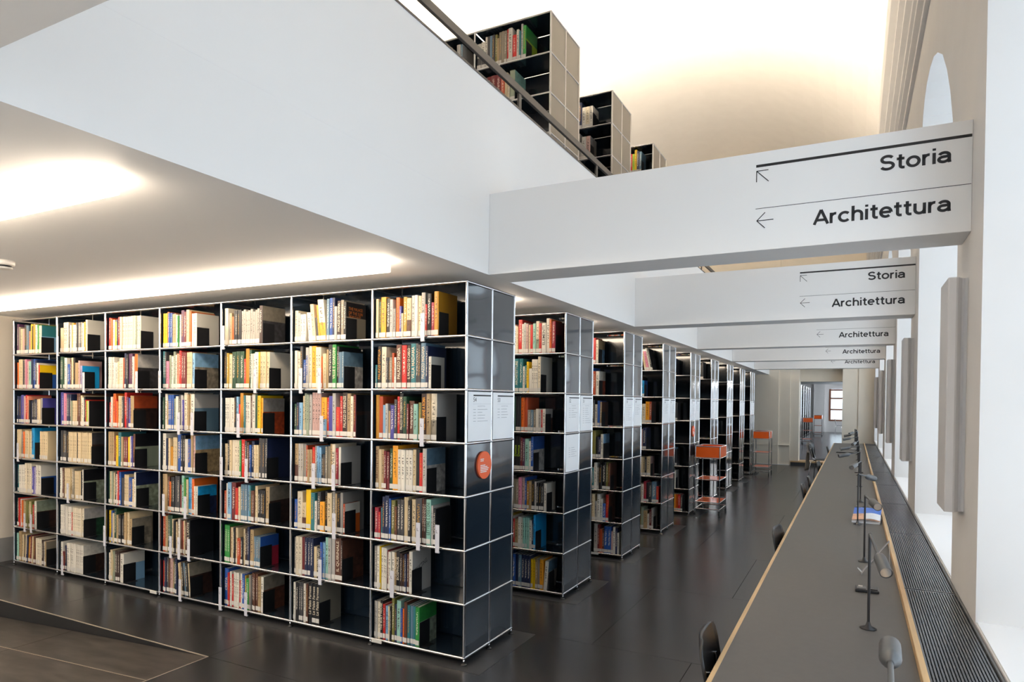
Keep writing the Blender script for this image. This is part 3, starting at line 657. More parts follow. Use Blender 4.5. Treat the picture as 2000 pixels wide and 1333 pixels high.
BOOK_TEXT = """
54 0 0 | cream 2.2 28;dgreen 2 26;amber 4.2 29;black 3.4 28;lgrey 2.6 27;grey 2.2 20.5;orange 3 28;violet 1.6 22;cream 1.6 17;mustard 3 28;cream/brown 3.6 27;lgrey 3 28.5;white 2.4 28.5;cream 2.8 28;silver 3 30;red 1.5 22;black 3.2 29;crimson 2.6 23;ochre 3.4 30 | L.56
54 0 1 | teal 1.4 17;black 3.2 30 "PALAZZI D'ITALIA" ochre;ivory 4 29.5;dgrey 2 22;dgrey 1.8 22;stone 1.8 22;rust 1.6 25;white 1.6 22;brown 4.4 30.5 "PALAZZO SPADA" ivory;red 4 30;dbrown 3.2 30 "IL PALAZZO DI CARLO" ivory;teal 4 31 "VILLA MADAMA" ivory;dgrey 2.3 31;dgrey 2.3 30;slate 3.8 31 "PALAZZO MADAMA" ivory;navy 2 29;white 2.2 22 |
54 0 2 | ochre 3.3 31;rust 3 30;sky 2.2 24;lgrey 2.2 25;tan 1.8 20;violet 3.4 24;dgrey 2.4 28;red 2 30;black 3 32 "PALAZZO DEI CONSERVATORI" ivory;dgreen 3 30;maroon 1.6 25;brown 4 27;mint 3.4 25;olive 2.6 26;dbrown 4.2 32 "VILLE ITALIANE A ROMA" amber;tan 3.4 32;ivory/stone 4.6 32=lgrey | L.56
54 0 3 | tan 2.9 30 "ARCHITETTURA" brown;cream 2.3 28;tan 2.3 28;maroon 2.3 27;maroon 2.3 26.5;dgreen 2.8 29;amber 4.4 31;white 3 28.5 x4;cream 2.6 29;black 3 29;red 2.6 27;lgrey 3.2 30=slate/lgrey* |
54 0 4 | crimson 3.3 22;red 1.5 19;teal 1.5 22;navy 2.5 30;navy 3.2 31;blue 1.4 29;olive 3.4 28;brown 2.2 24;dgrey 2.8 29;dgrey 2.8 29;cream 3.4 31;black 2.5 29;cream 3.8 30;dgrey 5 31;brown 1.8 31;dbrown 1.8 31;mint 3.6 31 "LETTERE E DISEGNI" dgreen;lgrey 1.4 27;black 2.2 25=black* | L.53 L.73
54 0 5 | grey 2.6 30;white 2 30;yellow 1 30;white 1.7 29 x3;maroon 1.2 28;white 2.5 27 x2;tan 1.8 27;black 3 28 "BOSPHORUS" ivory;dbrown 1.8 27;dbrown 1.8 26;navy 1.5 27;brown 1.5 27;white 2.8 29=lgrey/lgrey | L.25
54 0 6 | grey 1.5 26;lgrey 1.5 26;ivory 2.6 26;black 2.2 27 "THE BUILT HOUSE" ivory;red 2 25;sky 2.4 24;cream 1.3 24;black 1.3 24;olive 2.2 30;navy 1.8 26;mint 3.4 29;blue 1.6 24;orange 1.4 24;brown 2.4 29;teal 2.4 27;slate 2.2 27;teal 2.4 27;green 3.2 27=green/sage* |
54 1 0 | ivory 3.2 24;lgrey 2 22;white 2.4 21;white 3 21;~6;white 3.8 22;cream 3.4 28;dgrey 2.4 18;amber 1.6 27;ivory/amber 5.6 31;~0;slate 2.4 31;blue 3 31.5;navy 2.2 31.5;lgrey 2.2 25;dbrown 3 29 "PALAZZI DI VIENNA" ivory;stone 2.6 29.5;black 2.4 28=black/stone |
54 1 1 | white 2.7 29;ivory 2.7 28;dgrey 2.4 32;blue 3 22;lgrey 2.8 31 "NOVA ROMA" blue;ivory 2.6 32;amber 4.4 32;ivory 2.5 31;ivory 2.5 31;orange 1.2 24;cream 2 26;cream 2 26;tan 1.8 29;black 3.6 32.5;green 3.6 32.5 "VILLE E GIARDINI" ivory;black 2 31;slate 1.6 27 x3=slate/lgrey* | L.14 L.38
54 1 2 | dgreen 2.2 24;navy 2.6 25;sky 3 25;cream 2 30;sage 2.2 32;sage 2.2 31;lgrey 2.4 31;rose 3.2 32.5 x3;amber/sky 5 29;red 2 29;violet 3.4 30;lgrey 3 32;red 3.6 22;red 2.6 30;dbrown 4.4 32.5 "PALAZZI DI FIRENZE" ivory;tan 3.4 32;ivory 2.4 30;maroon 2.2 31=black/dbrown | L.41
54 1 3 | tan/brown 3.4 29;lgrey 2.6 29;silver 2.6 29;grey 2.6 29;rust 1.4 28;tan 2.2 25 x2;red 3 27;grey 2 28;sky 2 28;sky 2 27;black 2 22;dgrey 2 22;stone 2 28 x2;tan 2.6 30;ivory 3 30 "LE VILLE" dgrey;crimson 2.4 27;white 2.2 28=lgrey | L.31 L.56
54 1 4 | blue 3 22;ivory 5 28;cream/brown 4 20;yellow 4.8 30;teal 3.8 28;white 2 22;dgrey 3 29;amber 4.4 22;black 2.6 30;cream 4.2 29;grey 2.4 30;tan 1.6 29;black 3.4 29;grey 2.4 30;rust 1.8 22=white/orange | L.57
54 1 5 | grey 2 28;ivory 3 29 x2;maroon 2.6 29;navy 2.8 29 x3;cream 3 23;black 3.8 23 "PALAZZI DI NAPOLI" ivory;blue 2.2 27;sky 2.2 27;mint 2.8 31;lgrey 3 31 x2;brown 5.6 31.5 "IL QUIRINALE" ivory;dbrown 1.6 30=brown/brown* | L.40
54 1 6 | white 2.2 29;black 3 29;dgrey 2 30 x2;white 2.6 29;brown 2.2 29;black 3.6 30 "Le Palais Farnese" ivory;black 3.6 30 "Le Palais Farnese" ivory;black 3.6 30 "Le Palais Farnese" ivory=stone |
54 2 0 | ivory 4 30;grey 1.6 26;tan 2 26;orange 2.4 23;black 2 28 x4;silver 2.6 27;silver 2.4 28;silver 2.6 26.5;silver 2.4 27;silver 2.6 28;silver 2.4 26;silver 2.6 27;silver 2.6 28;dbrown 3.4 30=stone/dgrey* | L.05
54 2 1 | black 2.4 30;mustard 2.2 29;cream 3.4 28;dgreen 4.4 30 x3;red 2 24;ochre 4 32;dgreen 2.4 31;white 2 28 x2;white 4 29;yellow 1.6 29;cream 3.2 29 x3=white | L.52
54 2 2 | white 2.8 28 x4;black 2.2 29;sky 2.4 29;red 2.4 23;ochre 3.4 32;teal 1.4 30;white 3 30 x2;brown 1.2 29;white 4 31;dgreen 2.6 31;yellow 3.4 30;amber 2 28=grey/rust* | L.28
54 2 3 | cream 3 26;black 2.6 29;cream 2.6 29;ivory 3 29 x3;green 2 29;red 4 30;dgrey 2.4 29;brown 2 28;blue 2.2 26;navy 3 29;cream 2.4 26 x2;dgrey 2.2 31.5 x4=navy | L.03 L.40
54 2 4 | rust 2.2 23;white 1.6 29;sky 4.2 30;maroon 4.8 30;red 3 26;cream 2.4 27;slate 2.6 29 x3;sky 2 29;teal 1.8 29;brown 2 25 x2;cream 2.8 29;black 2.8 26 x3;tan 4 29=stone/dbrown* |
54 2 5 | green 2.2 30 x3;brown 1.8 29;cream 2.4 29;black 1.6 29;cream 2.6 29;rust 3.8 21;black 2.6 22;cream 2.2 29;dbrown 2.6 29;navy 2.4 31;tan 4 29;slate 2.4 24 x3=blue/crimson |
54 2 6 | blue 4.6 30 "CRETA" ivory;red 1.8 27;white 2 28;red 1.8 26;white 2.2 28 x3;red 1.8 22;white 2 28;blue 2.8 28;mustard 1.4 27;green 3.4 25;grey 2.4 28;brown 2.2 30 x3;tan 3 28;white 2.8 28=stone/brown* | L.02 L.40
54 3 0 | yellow 2.2 30 x2;orange 2.6 31;blue 2.2 30 x2;tan 2.4 29 x2;white 2 28;green 1.6 27;white 2 28;purple 4 31.5;maroon 3.4 30;cream 3.6 31.5;orange 2.8 30;white 2.2 28 x3=white/white |
54 3 1 | teal 2.2 32.5;dgrey 2 32;pink 3.4 24;sage 2 29;white 3 28;sage 2.8 32;white 2.2 29;salmon 3.2 30;red 2.6 32.5;maroon 3 31 x2;cream 2.4 31 x3;sky 3 30=sky/stone* | L.03
54 3 2 | dgreen 1.6 28;white 3.2 31;tan 1.8 25;blue 2.4 30 x3;sage 2.6 27;white 3 29;dgrey 2.6 30;lgrey 2.6 30;violet 1.6 26;ivory 4.6 32;tan 2 31 x2;white 4.4 31=lgrey/slate | L.35 L.57
54 3 3 | white 4.4 32;navy 2 28;cream 2.4 28;ochre 4.6 21;cream 2.4 29 x2;blue 4.4 32 "VENEZIA" ivory;black 2.6 31 x2;white 4 28;blue 3.8 28;tan 2.4 32;rose 2.4 31=sky/tan* |
54 3 4 | tan 3 32 x2;brown 2.4 30;orange 2 26;black 2.6 30 x2;dgrey 3 31 x2;maroon 2 24;mint 3.4 32;green 2.4 30;cream 2.6 29;cyan 2.4 31;sky 2.4 31;orange 2.8 30;white 2 24 x2=cyan/navy* | L.10 L.46
54 3 5 | rust 3 32;tan 3 31;dgreen 2 32 x3;cream 2 29;black 2.2 28;cream 2 27;black 2 29;white 2.2 30;brown 2.4 29;red 1.6 28;cream 2 29;brown 2 28;black 3.8 30 "VILLA LANTE" ivory=black | L.22 L.36 L.52
54 3 6 | red 2.2 27;navy 2.6 30;dgrey 2.4 30;brown 1.6 29;rose 3.6 30;tan 1.4 27;dgreen 2.4 29;navy 2.4 31;~5;cream 2.2 27;tan 2 28;black 2.6 28;slate 2.4 28;black 3 29;cream 1.6 28=stone/dbrown* | L.38
54 4 0 | red 3 30;orange 2 29;white 3.2 28;yellow 3.8 26;navy 1.6 28;red 2.8 30;ivory 2.6 30 x8;sage 2.4 30;ivory 2.8 30 x2=white |
54 4 1 | white 2.4 29 x3;white 2.6 24 x2;cream 2.4 25;ivory 2.2 28 x3;rust 1.6 28;navy 2.6 32;black 2.4 31;purple 3 31.5 x2;white 2.4 29;orange 4 31=lgrey/dgrey* | L.62
54 4 2 | red 3 23;white 2.4 28;orange 4 31;red 2 26;orange 2.4 24;cream 2.6 29 x2;dgrey 2.8 28;red 3.4 32;purple 2.6 28;violet 2.6 27;tan 2.4 29 x2=rust/dbrown* |
54 4 3 | tan 2.6 31 x3;maroon 3.2 27;yellow 3.2 28;teal 4.2 31;tan 2.4 27;maroon 3.2 27 x2;yellow 2.2 27;white 2 28;violet 2.6 28;brown 2.8 30=black/sage |
54 4 4 | dgreen 2.4 30;cream 2 30;sage 2 30;cream 2 29;black 2.4 29;white 2 28;red 2.4 31;blue 2.6 30;dgrey 3.8 25;cream 2.4 28 x3;blue 5.4 26;cream 2.8 25;white 2.4 31=navy/sage* |
54 4 5 | yellow 3.2 29;blue 2.4 29;cream 2.4 27;dgreen 3.4 31.5;tan 2.6 26;black 2.2 26 x4;tan 3.2 29;cream 3 29;tan 4.2 24=stone/stone* | L.02
54 4 6 | white 2.4 25;cream 3 28;sage 3 27;dbrown 2.6 28 x3;white 5 26=white/sky |
54 5 0 | cream 4 24;ivory 5 29 x2;black 1.6 26;white 2.6 26;amber 2.8 28;white 2.4 26 x2;dgrey 2.4 28;grey 2.6 28;dgrey 2.4 28;stone 2.4 28;white 2.6 27;amber 2 28;ivory 3 30=white/white | L.05
54 5 1 | dgreen 2.2 31 x3;white 3.8 30;blue 4.2 24;brown 2.6 29;cream 2 30 x2;black 3 30;tan 2.6 25 x2;rose 2.4 27;lilac 3 22=cyan | L.60
54 5 2 | violet 2.4 32 x2;pink 2.4 31 x2;navy 2.4 30 x3;sage 2.6 24;cream 2.4 24 x3;brown 2.6 31 x2;cream 2.6 29;white 3.2 27;black 2.4 28;red 1.4 25;lime 2.6 24;cream 2 24=black |
54 5 3 | dgrey 3.4 30 x3;black 2.6 29;cream 2.8 29 x5;black 1.4 28;cream 2.6 29 x8=dgrey/dbrown* |
54 5 4 | white 3 29;brown 2.6 29;cream 2.8 29 x5;stone 3.6 29;cream 2.4 27 x4;black 2.2 27;white 2 29=black/sage* | L.27
54 5 5 | white 2.4 28 x3;lgrey 1.4 26;white 2.8 27 x3;red 2 22;ivory 3 27 x6=lgrey/dgreen* |
54 5 6 | white 3.6 27;maroon 3 18;navy 3 24;white 3 27 x9=white/dbrown* | L.15
54 6 0 | purple 3.6 31;stone 3.4 28;cream 3 26;rose 3 26;dgrey 4.2 30;slate 4 29;salmon 3.6 23;yellow 2.4 30;black 1.6 28;mustard 3.8 30;white 3.6 29;green 2.6 29;ivory 4.6 28=teal/sky |
54 6 1 | orange 2.2 27;cream 2.4 30 x3;dgrey 3.4 29;rose 2.4 30;pink 2.4 30;rose 2.4 28;mint 4.6 28;navy 3.4 30;blue 3.4 30;navy 3.4 29;white 3 26;red 2.4 24=yellow/blue |
54 6 2 | navy 3 28 x2;violet 3 29 x2;rose 3 28;red 3.2 29;salmon 3 28;black 2.8 24;navy 2.6 23;black 2.8 24;dgrey 2.6 25;navy 2.8 24;cream 3 25 x2;grey 3.4 26=violet |
54 6 3 | cream 2.6 29 x3;grey 3 27;orange 3 27;cream 2.6 28 x5;cyan 5 31=cyan;gap 9;cream 2.6 28 x5 | L.14
54 6 4 | teal 3 28;white 2.6 28 x4;ivory 3 30 x4;violet 2.6 27 x2;lilac 2.6 27;white 3.2 29 x3=white/blue |
54 6 5 | dgreen 2.6 29;red 2.2 29;white 2.6 28;orange 2.6 27;tan 2.6 27;cream 2.4 26;olive 2.4 27 x3;cream 2.2 27;olive 2.6 27;red 2.2 24;sage 2.4 27;white 3.2 28=sage/dbrown* | L.30 L.45
54 6 6 | mint 3.6 28;tan 4.6 30;cream 3 27;~-4;dgrey 2.4 26;cream 2.2 28;navy 2.8 27;ochre 3.6 26;maroon 2.6 28;cream 2.4 27;~0;brown 3.4 27;ivory 2.6 26 x4;dbrown 3.4 25;white 2.6 24;tan 2.4 24=stone/mustard |
52 0 0 | ? 23;white 2.4 26;cream 1.6 25;red 3.6 31;white 2 27;lgrey 2 28;rose 2.4 27;cream 1.6 26;red 2.4 26;mint 2.8 27;ivory/sage 3.4 29;red 2.4 27;white 4.2 27 "ELEMENTI" black;white 3.4 31;orange 2 30;crimson 3.4 28=maroon/maroon* |
52 0 1 | ? 23;tan 3 30;teal 4.2 31 "ARCHITETTURE" ivory;teal 3.8 31;white 2 24;teal 2 25;yellow 2 28;white 2.8 22;white 2 30 x3;ivory 2.6 32.5=white |
52 0 2 | ? 23;dgreen 2.6 32 "Domus" ivory;black 2.6 32 "Domus" ivory;black 2.6 32 "Domus" ivory;orange 3.2 31;rust 3.2 31;grey 3 20;slate 2.6 20;stone 2.4 20;white 2.6 21;lgrey 2.4 21;red 1.2 20;white 3 21=lgrey/brown* |
52 0 3 | ? 23;grey 2.6 27;black 3.4 31 "Domus" lime;black 3.4 31 "Domus" lime;maroon 2 30;purple 2.2 29;mint 3.8 29;white 2 27;blue 2.4 31=blue/lgrey* |
52 0 4 | ? 23;stone 2.4 27 x3;pink 3 29;rose 3 29;blue 1.6 29;ochre 2.6 26;tan 2.6 26;black 3 27;lgrey 1.6 26;black 2.2 25 x3;white 3 25=white/white |
52 0 5 | ? 23;white 2 28;red 1.8 26;tan 3.4 26;white 2.4 28 x2;mint 2 28 x3;white 2.4 26;navy 1.8 26;cyan 2 31=cyan |
52 0 6 | ? 23;blue 3.2 29;navy 3 29;slate 3 29;navy 3 29 x3;yellow 2.2 26 x2;tan 2.2 27;grey 2.2 27;amber 3.2 27;~-4;white 3.4 26=slate/lgrey* |
50 0 0 | ? 38;red 3 29;ivory 3 27=tan/sky* |
50 0 1 | ? 38;rust 3.4 27;white 4 27=white/rust* |
50 0 2 | ? 38;dgrey 3 30;white 3.4 25;blue 2.6 29;tan 2 28=brown* |
50 0 3 | ? 38;olive 4.6 31;black 3 24;navy 2.6 24;white 3 27=sky/dgrey* |
50 0 4 | ? 38;teal 2.6 24;white 3.4 30;lgrey 2.6 25;black 3.4 28;black 4.4 31;olive 2.6 31;brown 2.4 30 |
50 0 5 | ? 38;cream 3.6 30;lgrey 2.8 22;white 3.4 30;white 3 25;blue 3.4 20;red 3.4 30=brown* |
50 0 6 | gap 42;lgrey 4.4 32;maroon 2 31;rust 3.4 26;brown 2 25;blue 4 30 x2;rose 2 25;white 2.6 30;navy 2.4 29;white 2 24 |
48 0 0 | ? 41;cream 2.4 26;~12;cream 3 26;pink 3.6 26;white 2 30;black 2.4 29 |
48 0 1 | ? 41;brown 3 27;lilac 2.6 22;cyan 4.6 22=blue |
48 0 2 | ? 41;rose 2.6 24;white 2.6 22;dgreen 2 21;ivory 4.6 26;amber 5 29;rust 3 29=brown* |
48 0 3 | ? 41;brown 3 26;rose 4.6 27;navy 4.6 29=navy |
48 0 4 | ? 41;cream 3 25 x4;black 2 25;cream 5.4 26=rose |
48 0 5 | ? 41;white 3 24 x3;crimson 3.6 28;black 3 26;dgrey 4 26;slate 6 28;red 3 22 |
48 0 6 | ? 41;olive 3 29;mustard 3.6 28;sage 3.6 28;tan 5 24;white 2.6 20;maroon 3 26;lgrey 2.4 28 |
46 0 0 | ? 45;white 3 23;violet 3 27;navy 3 25=black |
46 0 2 | ? 45;lgrey 4 29;white 2 28;dgrey 4 28=black* |
46 0 4 | ? 45;navy 4 28;sky 3 28;black 3 26 |
46 0 5 | ? 45;white 3.6 29;red 1.6 20;white 4 28=lgrey |
46 0 6 | ? 45;green 3.8 26;yellow 3 26;amber 3.6 26;orange 3.6 26;red 4 26;dgrey 3 25 |
44 0 0 | ? 51;lgrey 2.4 29;brown 2.4 30;black 3.4 29;dgrey 3 30 |
42 0 3 | ? 48;white 3 26;black 3 26;white 3.4 26 |
42 0 6 | ? 48;sky 3 24;white 3 25;sky 3 25 |
g1 0 0 | white/dgrey 4.4 24;white/dgrey 4 25;white 2 29;~0;dgrey 2.6 29;slate 2.4 29;dgrey 2.6 29;olive 2.4 29;tan 2 25;stone 2.6 30 x3;red 1.6 31;white 4 31;red 4 24;white 2.6 28;teal 1.8 26;lgrey 2 32;green 3 30=green/lime |
g1 0 1 | maroon 5 27 x5;rust 3.6 29;cream 3 27;ivory 2 24;sage 5.2 28=mint/sage* |
g1 0 2 | ? 30;sky 3.4 26;blue 8 24=slate |
g1 1 0 | ? 38;rust 2.6 21;brown 2.6 22;amber 2 22;stone 4.6 22;brown 3 23;lgrey 4 29;slate 2 29=lgrey |
g2 0 0 | ? 40;white 4.4 24;ivory 4.4 24;white 4 24=white/black* |
g2 0 1 | ? 40;lgrey 5 26;rose 5 26=grey |
g2 0 2 | ? 40;rust 4.4 22;red 5 22=brown |
g3 0 0 | ? 46;lime 3 26;yellow 3 31;navy 3 29;slate 3 28 |
"""

RANDOM_COLS = 'white white ivory cream tan lgrey grey dgrey black brown maroon red orange mustard navy blue sky teal dgreen sage rose'.split()
case_pos = {NUM[i]: (0.0, i * PITCH_Y, 0.0, 7) for i in range(N_CASE)}
case_pos.update({'g%d' % i: (UX, i * PITCH_Y, ZU, 6) for i in range(1, 5)})
BOOKS, HOLDERS, BOOKENDS = [], [], []

def parse_books():
    import re
    for line in BOOK_TEXT.strip().splitlines():
        head, body, tail = [s.strip() for s in (line.split('|') + [''])[:3]]
        cs, c, r = head.split(); c, r = int(c), int(r)
        x0, y0, z0, nrow = case_pos[cs]
        left = x0 - (c + 1) * CW; zb = z0 + ZS + (nrow - 1 - r) * CH + .0036
        x = left + .016; lean = 0.0; cell = []; prev_h = 0; end_x = None
        for tok in [t.strip() for t in body.split(';') if t.strip()]:
            if tok.startswith('~'):
                new = math.tan(math.radians(float(tok[1:])))
                x += .30 * max(0, new) + .30 * max(0, -lean)
                lean = new; continue
            if tok.startswith('gap'):
                end_x = x; x += float(tok.split()[1]) / 100; continue
            if tok.startswith('?'):
                stop = x + float(tok.split()[1]) / 100 - .016
                while x < stop:
                    w, h = random.uniform(.016, .04), random.uniform(.2, .31)
                    cell.append(dict(x=x, w=w, h=h, col=random.choice(RANDOM_COLS), cover=None, title=None, hidden=True, lean=0)); x += w + .0005
                continue
            title = tcol = None
            mt = re.search(r'"([^"]+)"\s+(\w+)', tok)
            if mt: title, tcol = mt.group(1), mt.group(2)
            t2 = re.sub(r'"[^"]+"\s+\w+', '', tok)
            cover = None
            if '=' in t2: t2, cover = t2.split('=')
            f = t2.split(); n = int(f[3][1:]) if len(f) > 3 else 1
            for k in range(n):
                w, h = float(f[1]) / 100, float(f[2]) / 100
                if n > 1: h += random.uniform(-.002, .002)
                if x + w > left + CW - .012: break
                cell.append(dict(x=x, w=w, h=min(h, CH - .022), col=f[0], cover=cover if k == n - 1 else None, title=title, tcol=tcol, hidden=False, lean=lean)); x += w + .0006
        if lean < 0: pass
        n = len(cell)
        for k, bk in enumerate(cell):
            bk.update(case=cs, c=c, r=r, zb=zb, y=y0 + .0115 + random.uniform(0, .012), nth=n - k, n=n, last=(k == n - 1))
            BOOKS.append(bk)
        if n and x + .065 < left + CW and not (cs == '50' and r == 6):
            lastb = cell[-1]; BOOKENDS.append((cs, c, r, (end_x or x + (-.3 * lean if lean < 0 else 0)) + .001, y0, zb))
        for m in re.findall(r'L(\.\d+)', tail): HOLDERS.append((cs, c, r, left + float(m) * CW + .01, y0, zb))
parse_books()

def shear_book(bk):
    """faces of one book, in its own frame (x thickness, y depth, z height): list of (verts, faces, colour, ink, mottled, uv kind)"""
    w, h = bk['w'], bk['h']; d = min(.285, h * .78) if h > .22 else h * .74
    two = bk['col'].split('/'); base = rgb(PAL[two[0]])
    j = random.uniform(.9, 1.1); base = tuple(min(1, c * j) for c in base)
    base2 = rgb(PAL[two[1]]) if len(two) > 1 else base
    cv = bk.get('cover'); mott = 0.0; ct = cb = base
    if cv:
        if cv.endswith('*'): mott = .75; cv = cv[:-1]
        q = cv.split('/'); ct = rgb(PAL[q[0]]); cb = rgb(PAL[q[-1]])
    lum = sum(base) / 3
    ink = INK_DARK if lum > .25 else (INK_GOLD if random.random() < .3 else INK_LIGHT)
    ia = 0.0 if bk['title'] else (.85 if random.random() < .85 else 0)
    F = []
    t = .0022; rb = min(.004, w * .15)
    def quad(a, b_, c_, e, col, ink_=None, al=0.0, mo=0.0, uv=None): F.append(((a, b_, c_, e), col, ink_ or col, al, mo, uv))
    # spine, slightly rounded: three strips; the lower part may have a second colour
    xs = [0, w * .25, w * .75, w]; ys = [rb, 0, 0, rb]; us = [0, .25, .75, 1]
    cuts = [0, h * .45, h] if base2 != base else [0, h]
    for s in range(len(cuts) - 1):
        za, zz = cuts[s], cuts[s + 1]; col = base2 if (s == 0 and base2 != base) else base
        for k in range(3):
            quad((xs[k], ys[k], za), (xs[k + 1], ys[k + 1], za), (xs[k + 1], ys[k + 1], zz), (xs[k], ys[k], zz), col, ink, ia, .25 if base2 != base else 0,
                 [(us[k], za / h), (us[k + 1], za / h), (us[k + 1], zz / h), (us[k], zz / h)])
    hm = h * .62
    quad((0, d, 0), (0, rb, 0), (0, rb, h), (0, d, h), base)
    quad((w, rb, 0), (w, d, 0), (w, d, hm), (w, rb, hm), cb, mo=mott)
    quad((w, rb, hm), (w, d, hm), (w, d, h), (w, rb, h), ct, mo=mott * .4)
    # cover board edges on top and at the fore edge
    quad((0, rb, h), (t, rb, h), (t, d, h), (0, d, h), base); quad((w - t, rb, h), (w, rb, h), (w, d, h), (w - t, d, h), base)
    quad((0, rb, h), (xs[1], 0, h), (xs[1], .006, h), (t, .006, h), base); quad((xs[1], 0, h), (xs[2], 0, h), (xs[2], .006, h), (xs[1], .006, h), base); quad((xs[2], 0, h), (w, rb, h), (w - t, .006, h), (xs[2], .006, h), base)
    quad((t, .006, h), (t, d, h), (t, d, h - .004), (t, .006, h - .004), base); quad((w - t, d, h), (w - t, .006, h), (w - t, .006, h - .004), (w - t, d, h - .004), base)
    quad((0, d, 0), (0, d, h), (t, d, h), (t, d, 0), base); quad((w - t, d, 0), (w - t, d, h), (w, d, h), (w, d, 0), base)
    quad((0, rb, 0), (0, d, 0), (w, d, 0), (w, rb, 0), base)
    return F, d

def pages_faces(w, h, d):
    t = .0022; z = h - .0035
    return [((t, .006, z), (w - t, .006, z), (w - t, d - .003, z), (t, d - .003, z)), ((t, d - .003, .002), (t, d - .003, z), (w - t, d - .003, z), (w - t, d - .003, .002))]

def books_mesh(name, entries):
    """entries: list of (offset, lean, faces) joined to one mesh with its colour layers"""
    vs, fs, cols, inks, uvs, mi = [], [], [], [], [], []
    for off, lean, F, pages, lab in entries:
        def P(p): return (p[0] + off[0] - lean * p[2], p[1] + off[1], p[2] + off[2])
        for q, col, ink, al, mo, uv in F:
            o = len(vs); vs += [P(p) for p in q]; fs.append((o, o + 1, o + 2, o + 3)); mi.append(0)
            for k in range(4): cols.append((*col, mo)); inks.append((*ink, al)); uvs.append(uv[k] if uv else (0, 0))
        for grp, m in ((pages, 1), (lab, 2)):
            for q in grp:
                o = len(vs); vs += [P(p) for p in q]; fs.append((o, o + 1, o + 2, o + 3)); mi.append(m)
                for k in range(4): cols.append((.7, .6, .5, 0)); inks.append((0, 0, 0, 0)); uvs.append((0, 0))
    me = bpy.data.meshes.new(name); me.from_pydata(vs, [], fs)
    used = sorted(set(mi)); names = ['book_cover', 'paper', 'label_white']
    for u in used: me.materials.append(MATS[names[u]])
    me.polygons.foreach_set('material_index', [used.index(m) for m in mi])
    a = me.color_attributes.new('Col', 'FLOAT_COLOR', 'CORNER'); a.data.foreach_set('color', [c for q in cols for c in q])
    a = me.color_attributes.new('Ink', 'FLOAT_COLOR', 'CORNER'); a.data.foreach_set('color', [c for q in inks for c in q])
    uvl = me.uv_layers.new(name='UVMap'); uvl.data.foreach_set('uv', [c for q in uvs for c in q])
    me.update()
    return me

def label_quad(w):
    m = .0008; y = -.0006
    return [((m, y, .012), (w - m, y, .012), (w - m, y, .045), (m, y, .045))]

# the 300 books that show largest become objects, the others one mass
for bk in BOOKS:
    p = Vector((bk['x'], bk['y'], bk['zb'])) - CAM
    dep = p.dot(fw); bk['area'] = 0 if bk['hidden'] else bk['w'] * bk['h'] / dep ** 2
order = sorted(BOOKS, key=lambda q: -q['area']); chosen = set(id(q) for q in order[:300])
TIER = ['top', 'second', 'third', 'fourth', 'fifth', 'sixth', 'bottom']; BAY = ['end', 'second', 'third', 'fourth', 'fifth', 'sixth', 'seventh']
def case_name(cs): return CASE_WORD[NUM.index(cs)] if not cs.startswith('g') else '%s gallery bookcase' % ORD[int(cs[1:]) - 1]
mass = []
for bk in BOOKS:
    F, d = shear_book(bk); w, h = bk['w'], bk['h']; pg = pages_faces(w, h, d); has_label = random.random() < .93
    off = (bk['x'], bk['y'], bk['zb'])
    if id(bk) not in chosen:
        mass.append((off, bk['lean'], F, pg, label_quad(w) if has_label else [])); continue
    o = link('book', books_mesh('book', [((0, 0, 0), bk['lean'], F, [], [])]), None, off)
    cw = bk['col'].split('/')[0]; cw = WORD.get(cw, cw)
    size = ('tall ' if h > .30 else 'short ' if h < .225 else '') + ('thick ' if w > .036 else 'slim ' if w < .018 else '')
    lab = '%s%s book, %s from bookend, %s tier, %s bay, %s' % (size, cw, ORD[bk['nth'] - 1] if bk['nth'] <= len(ORD) else 'last', TIER[bk['r']], BAY[bk['c']], case_name(bk['case']))
    tag(o, lab, 'book', 'books standing on the bookcases')
    link('page_block', books_mesh('page_block', [((0, 0, 0), bk['lean'], [], pg, [])]), o)
    if has_label: link('spine_label', books_mesh('spine_label', [((0, 0, 0), bk['lean'], [], [], label_quad(w))]), o)
    if bk['title']:
        L = h * .70; sz = min(w * .95, .034)
        tm = 'title_' + bk['tcol']
        if tm not in MATS: mat(tm, rgb(PAL[bk['tcol']]), .5)
        me = text_mesh(bk['title'], sz, tm, bold=.0004, width=min(L, len(bk['title']) * sz * .62))
        tw = text_width(me)
        link('title', me, o, (w / 2 + sz * .33, -.0009, .055 + max(0, (h - .06 - tw) / 2)), (0, -math.pi / 2, 0))
    if bk['case'] == '54' and bk['c'] == 1 and bk['r'] == 0 and bk['last']:
        mat('title_orange_print', rgb('D9772F'), .5)
        for s, z, wd in (('THE PALACE', .225, .15), ('OF THE SUN', .195, .15), ('The Louvre of Louis XIV', .172, .13)):
            link('cover_title', text_mesh(s, .03, 'title_orange_print', width=wd), o, (w + .0008, .03, z), (0, 0, math.pi / 2))
    if bk['case'] == '54' and bk['c'] == 0 and bk['r'] == 5 and bk['last']:
        link('cover_title', text_mesh('STRUCTING', .045, 'print_black', width=.17), o, (w + .0008, .02, .13), (math.radians(-22) * 0, math.radians(-20), math.pi / 2))
    if bk['case'] == '52' and bk['r'] == 4 and bk['last']:
        link('cover_title', text_mesh('coho', .05, 'print_black', width=.12), o, (w + .0008, .03, .19), (0, 0, math.pi / 2))
bm_ = link('books', books_mesh('books', mass)); bm_['kind'] = 'stuff'; tag(bm_, 'hundreds of smaller looking library books filling the remaining bookcase bays', 'books')

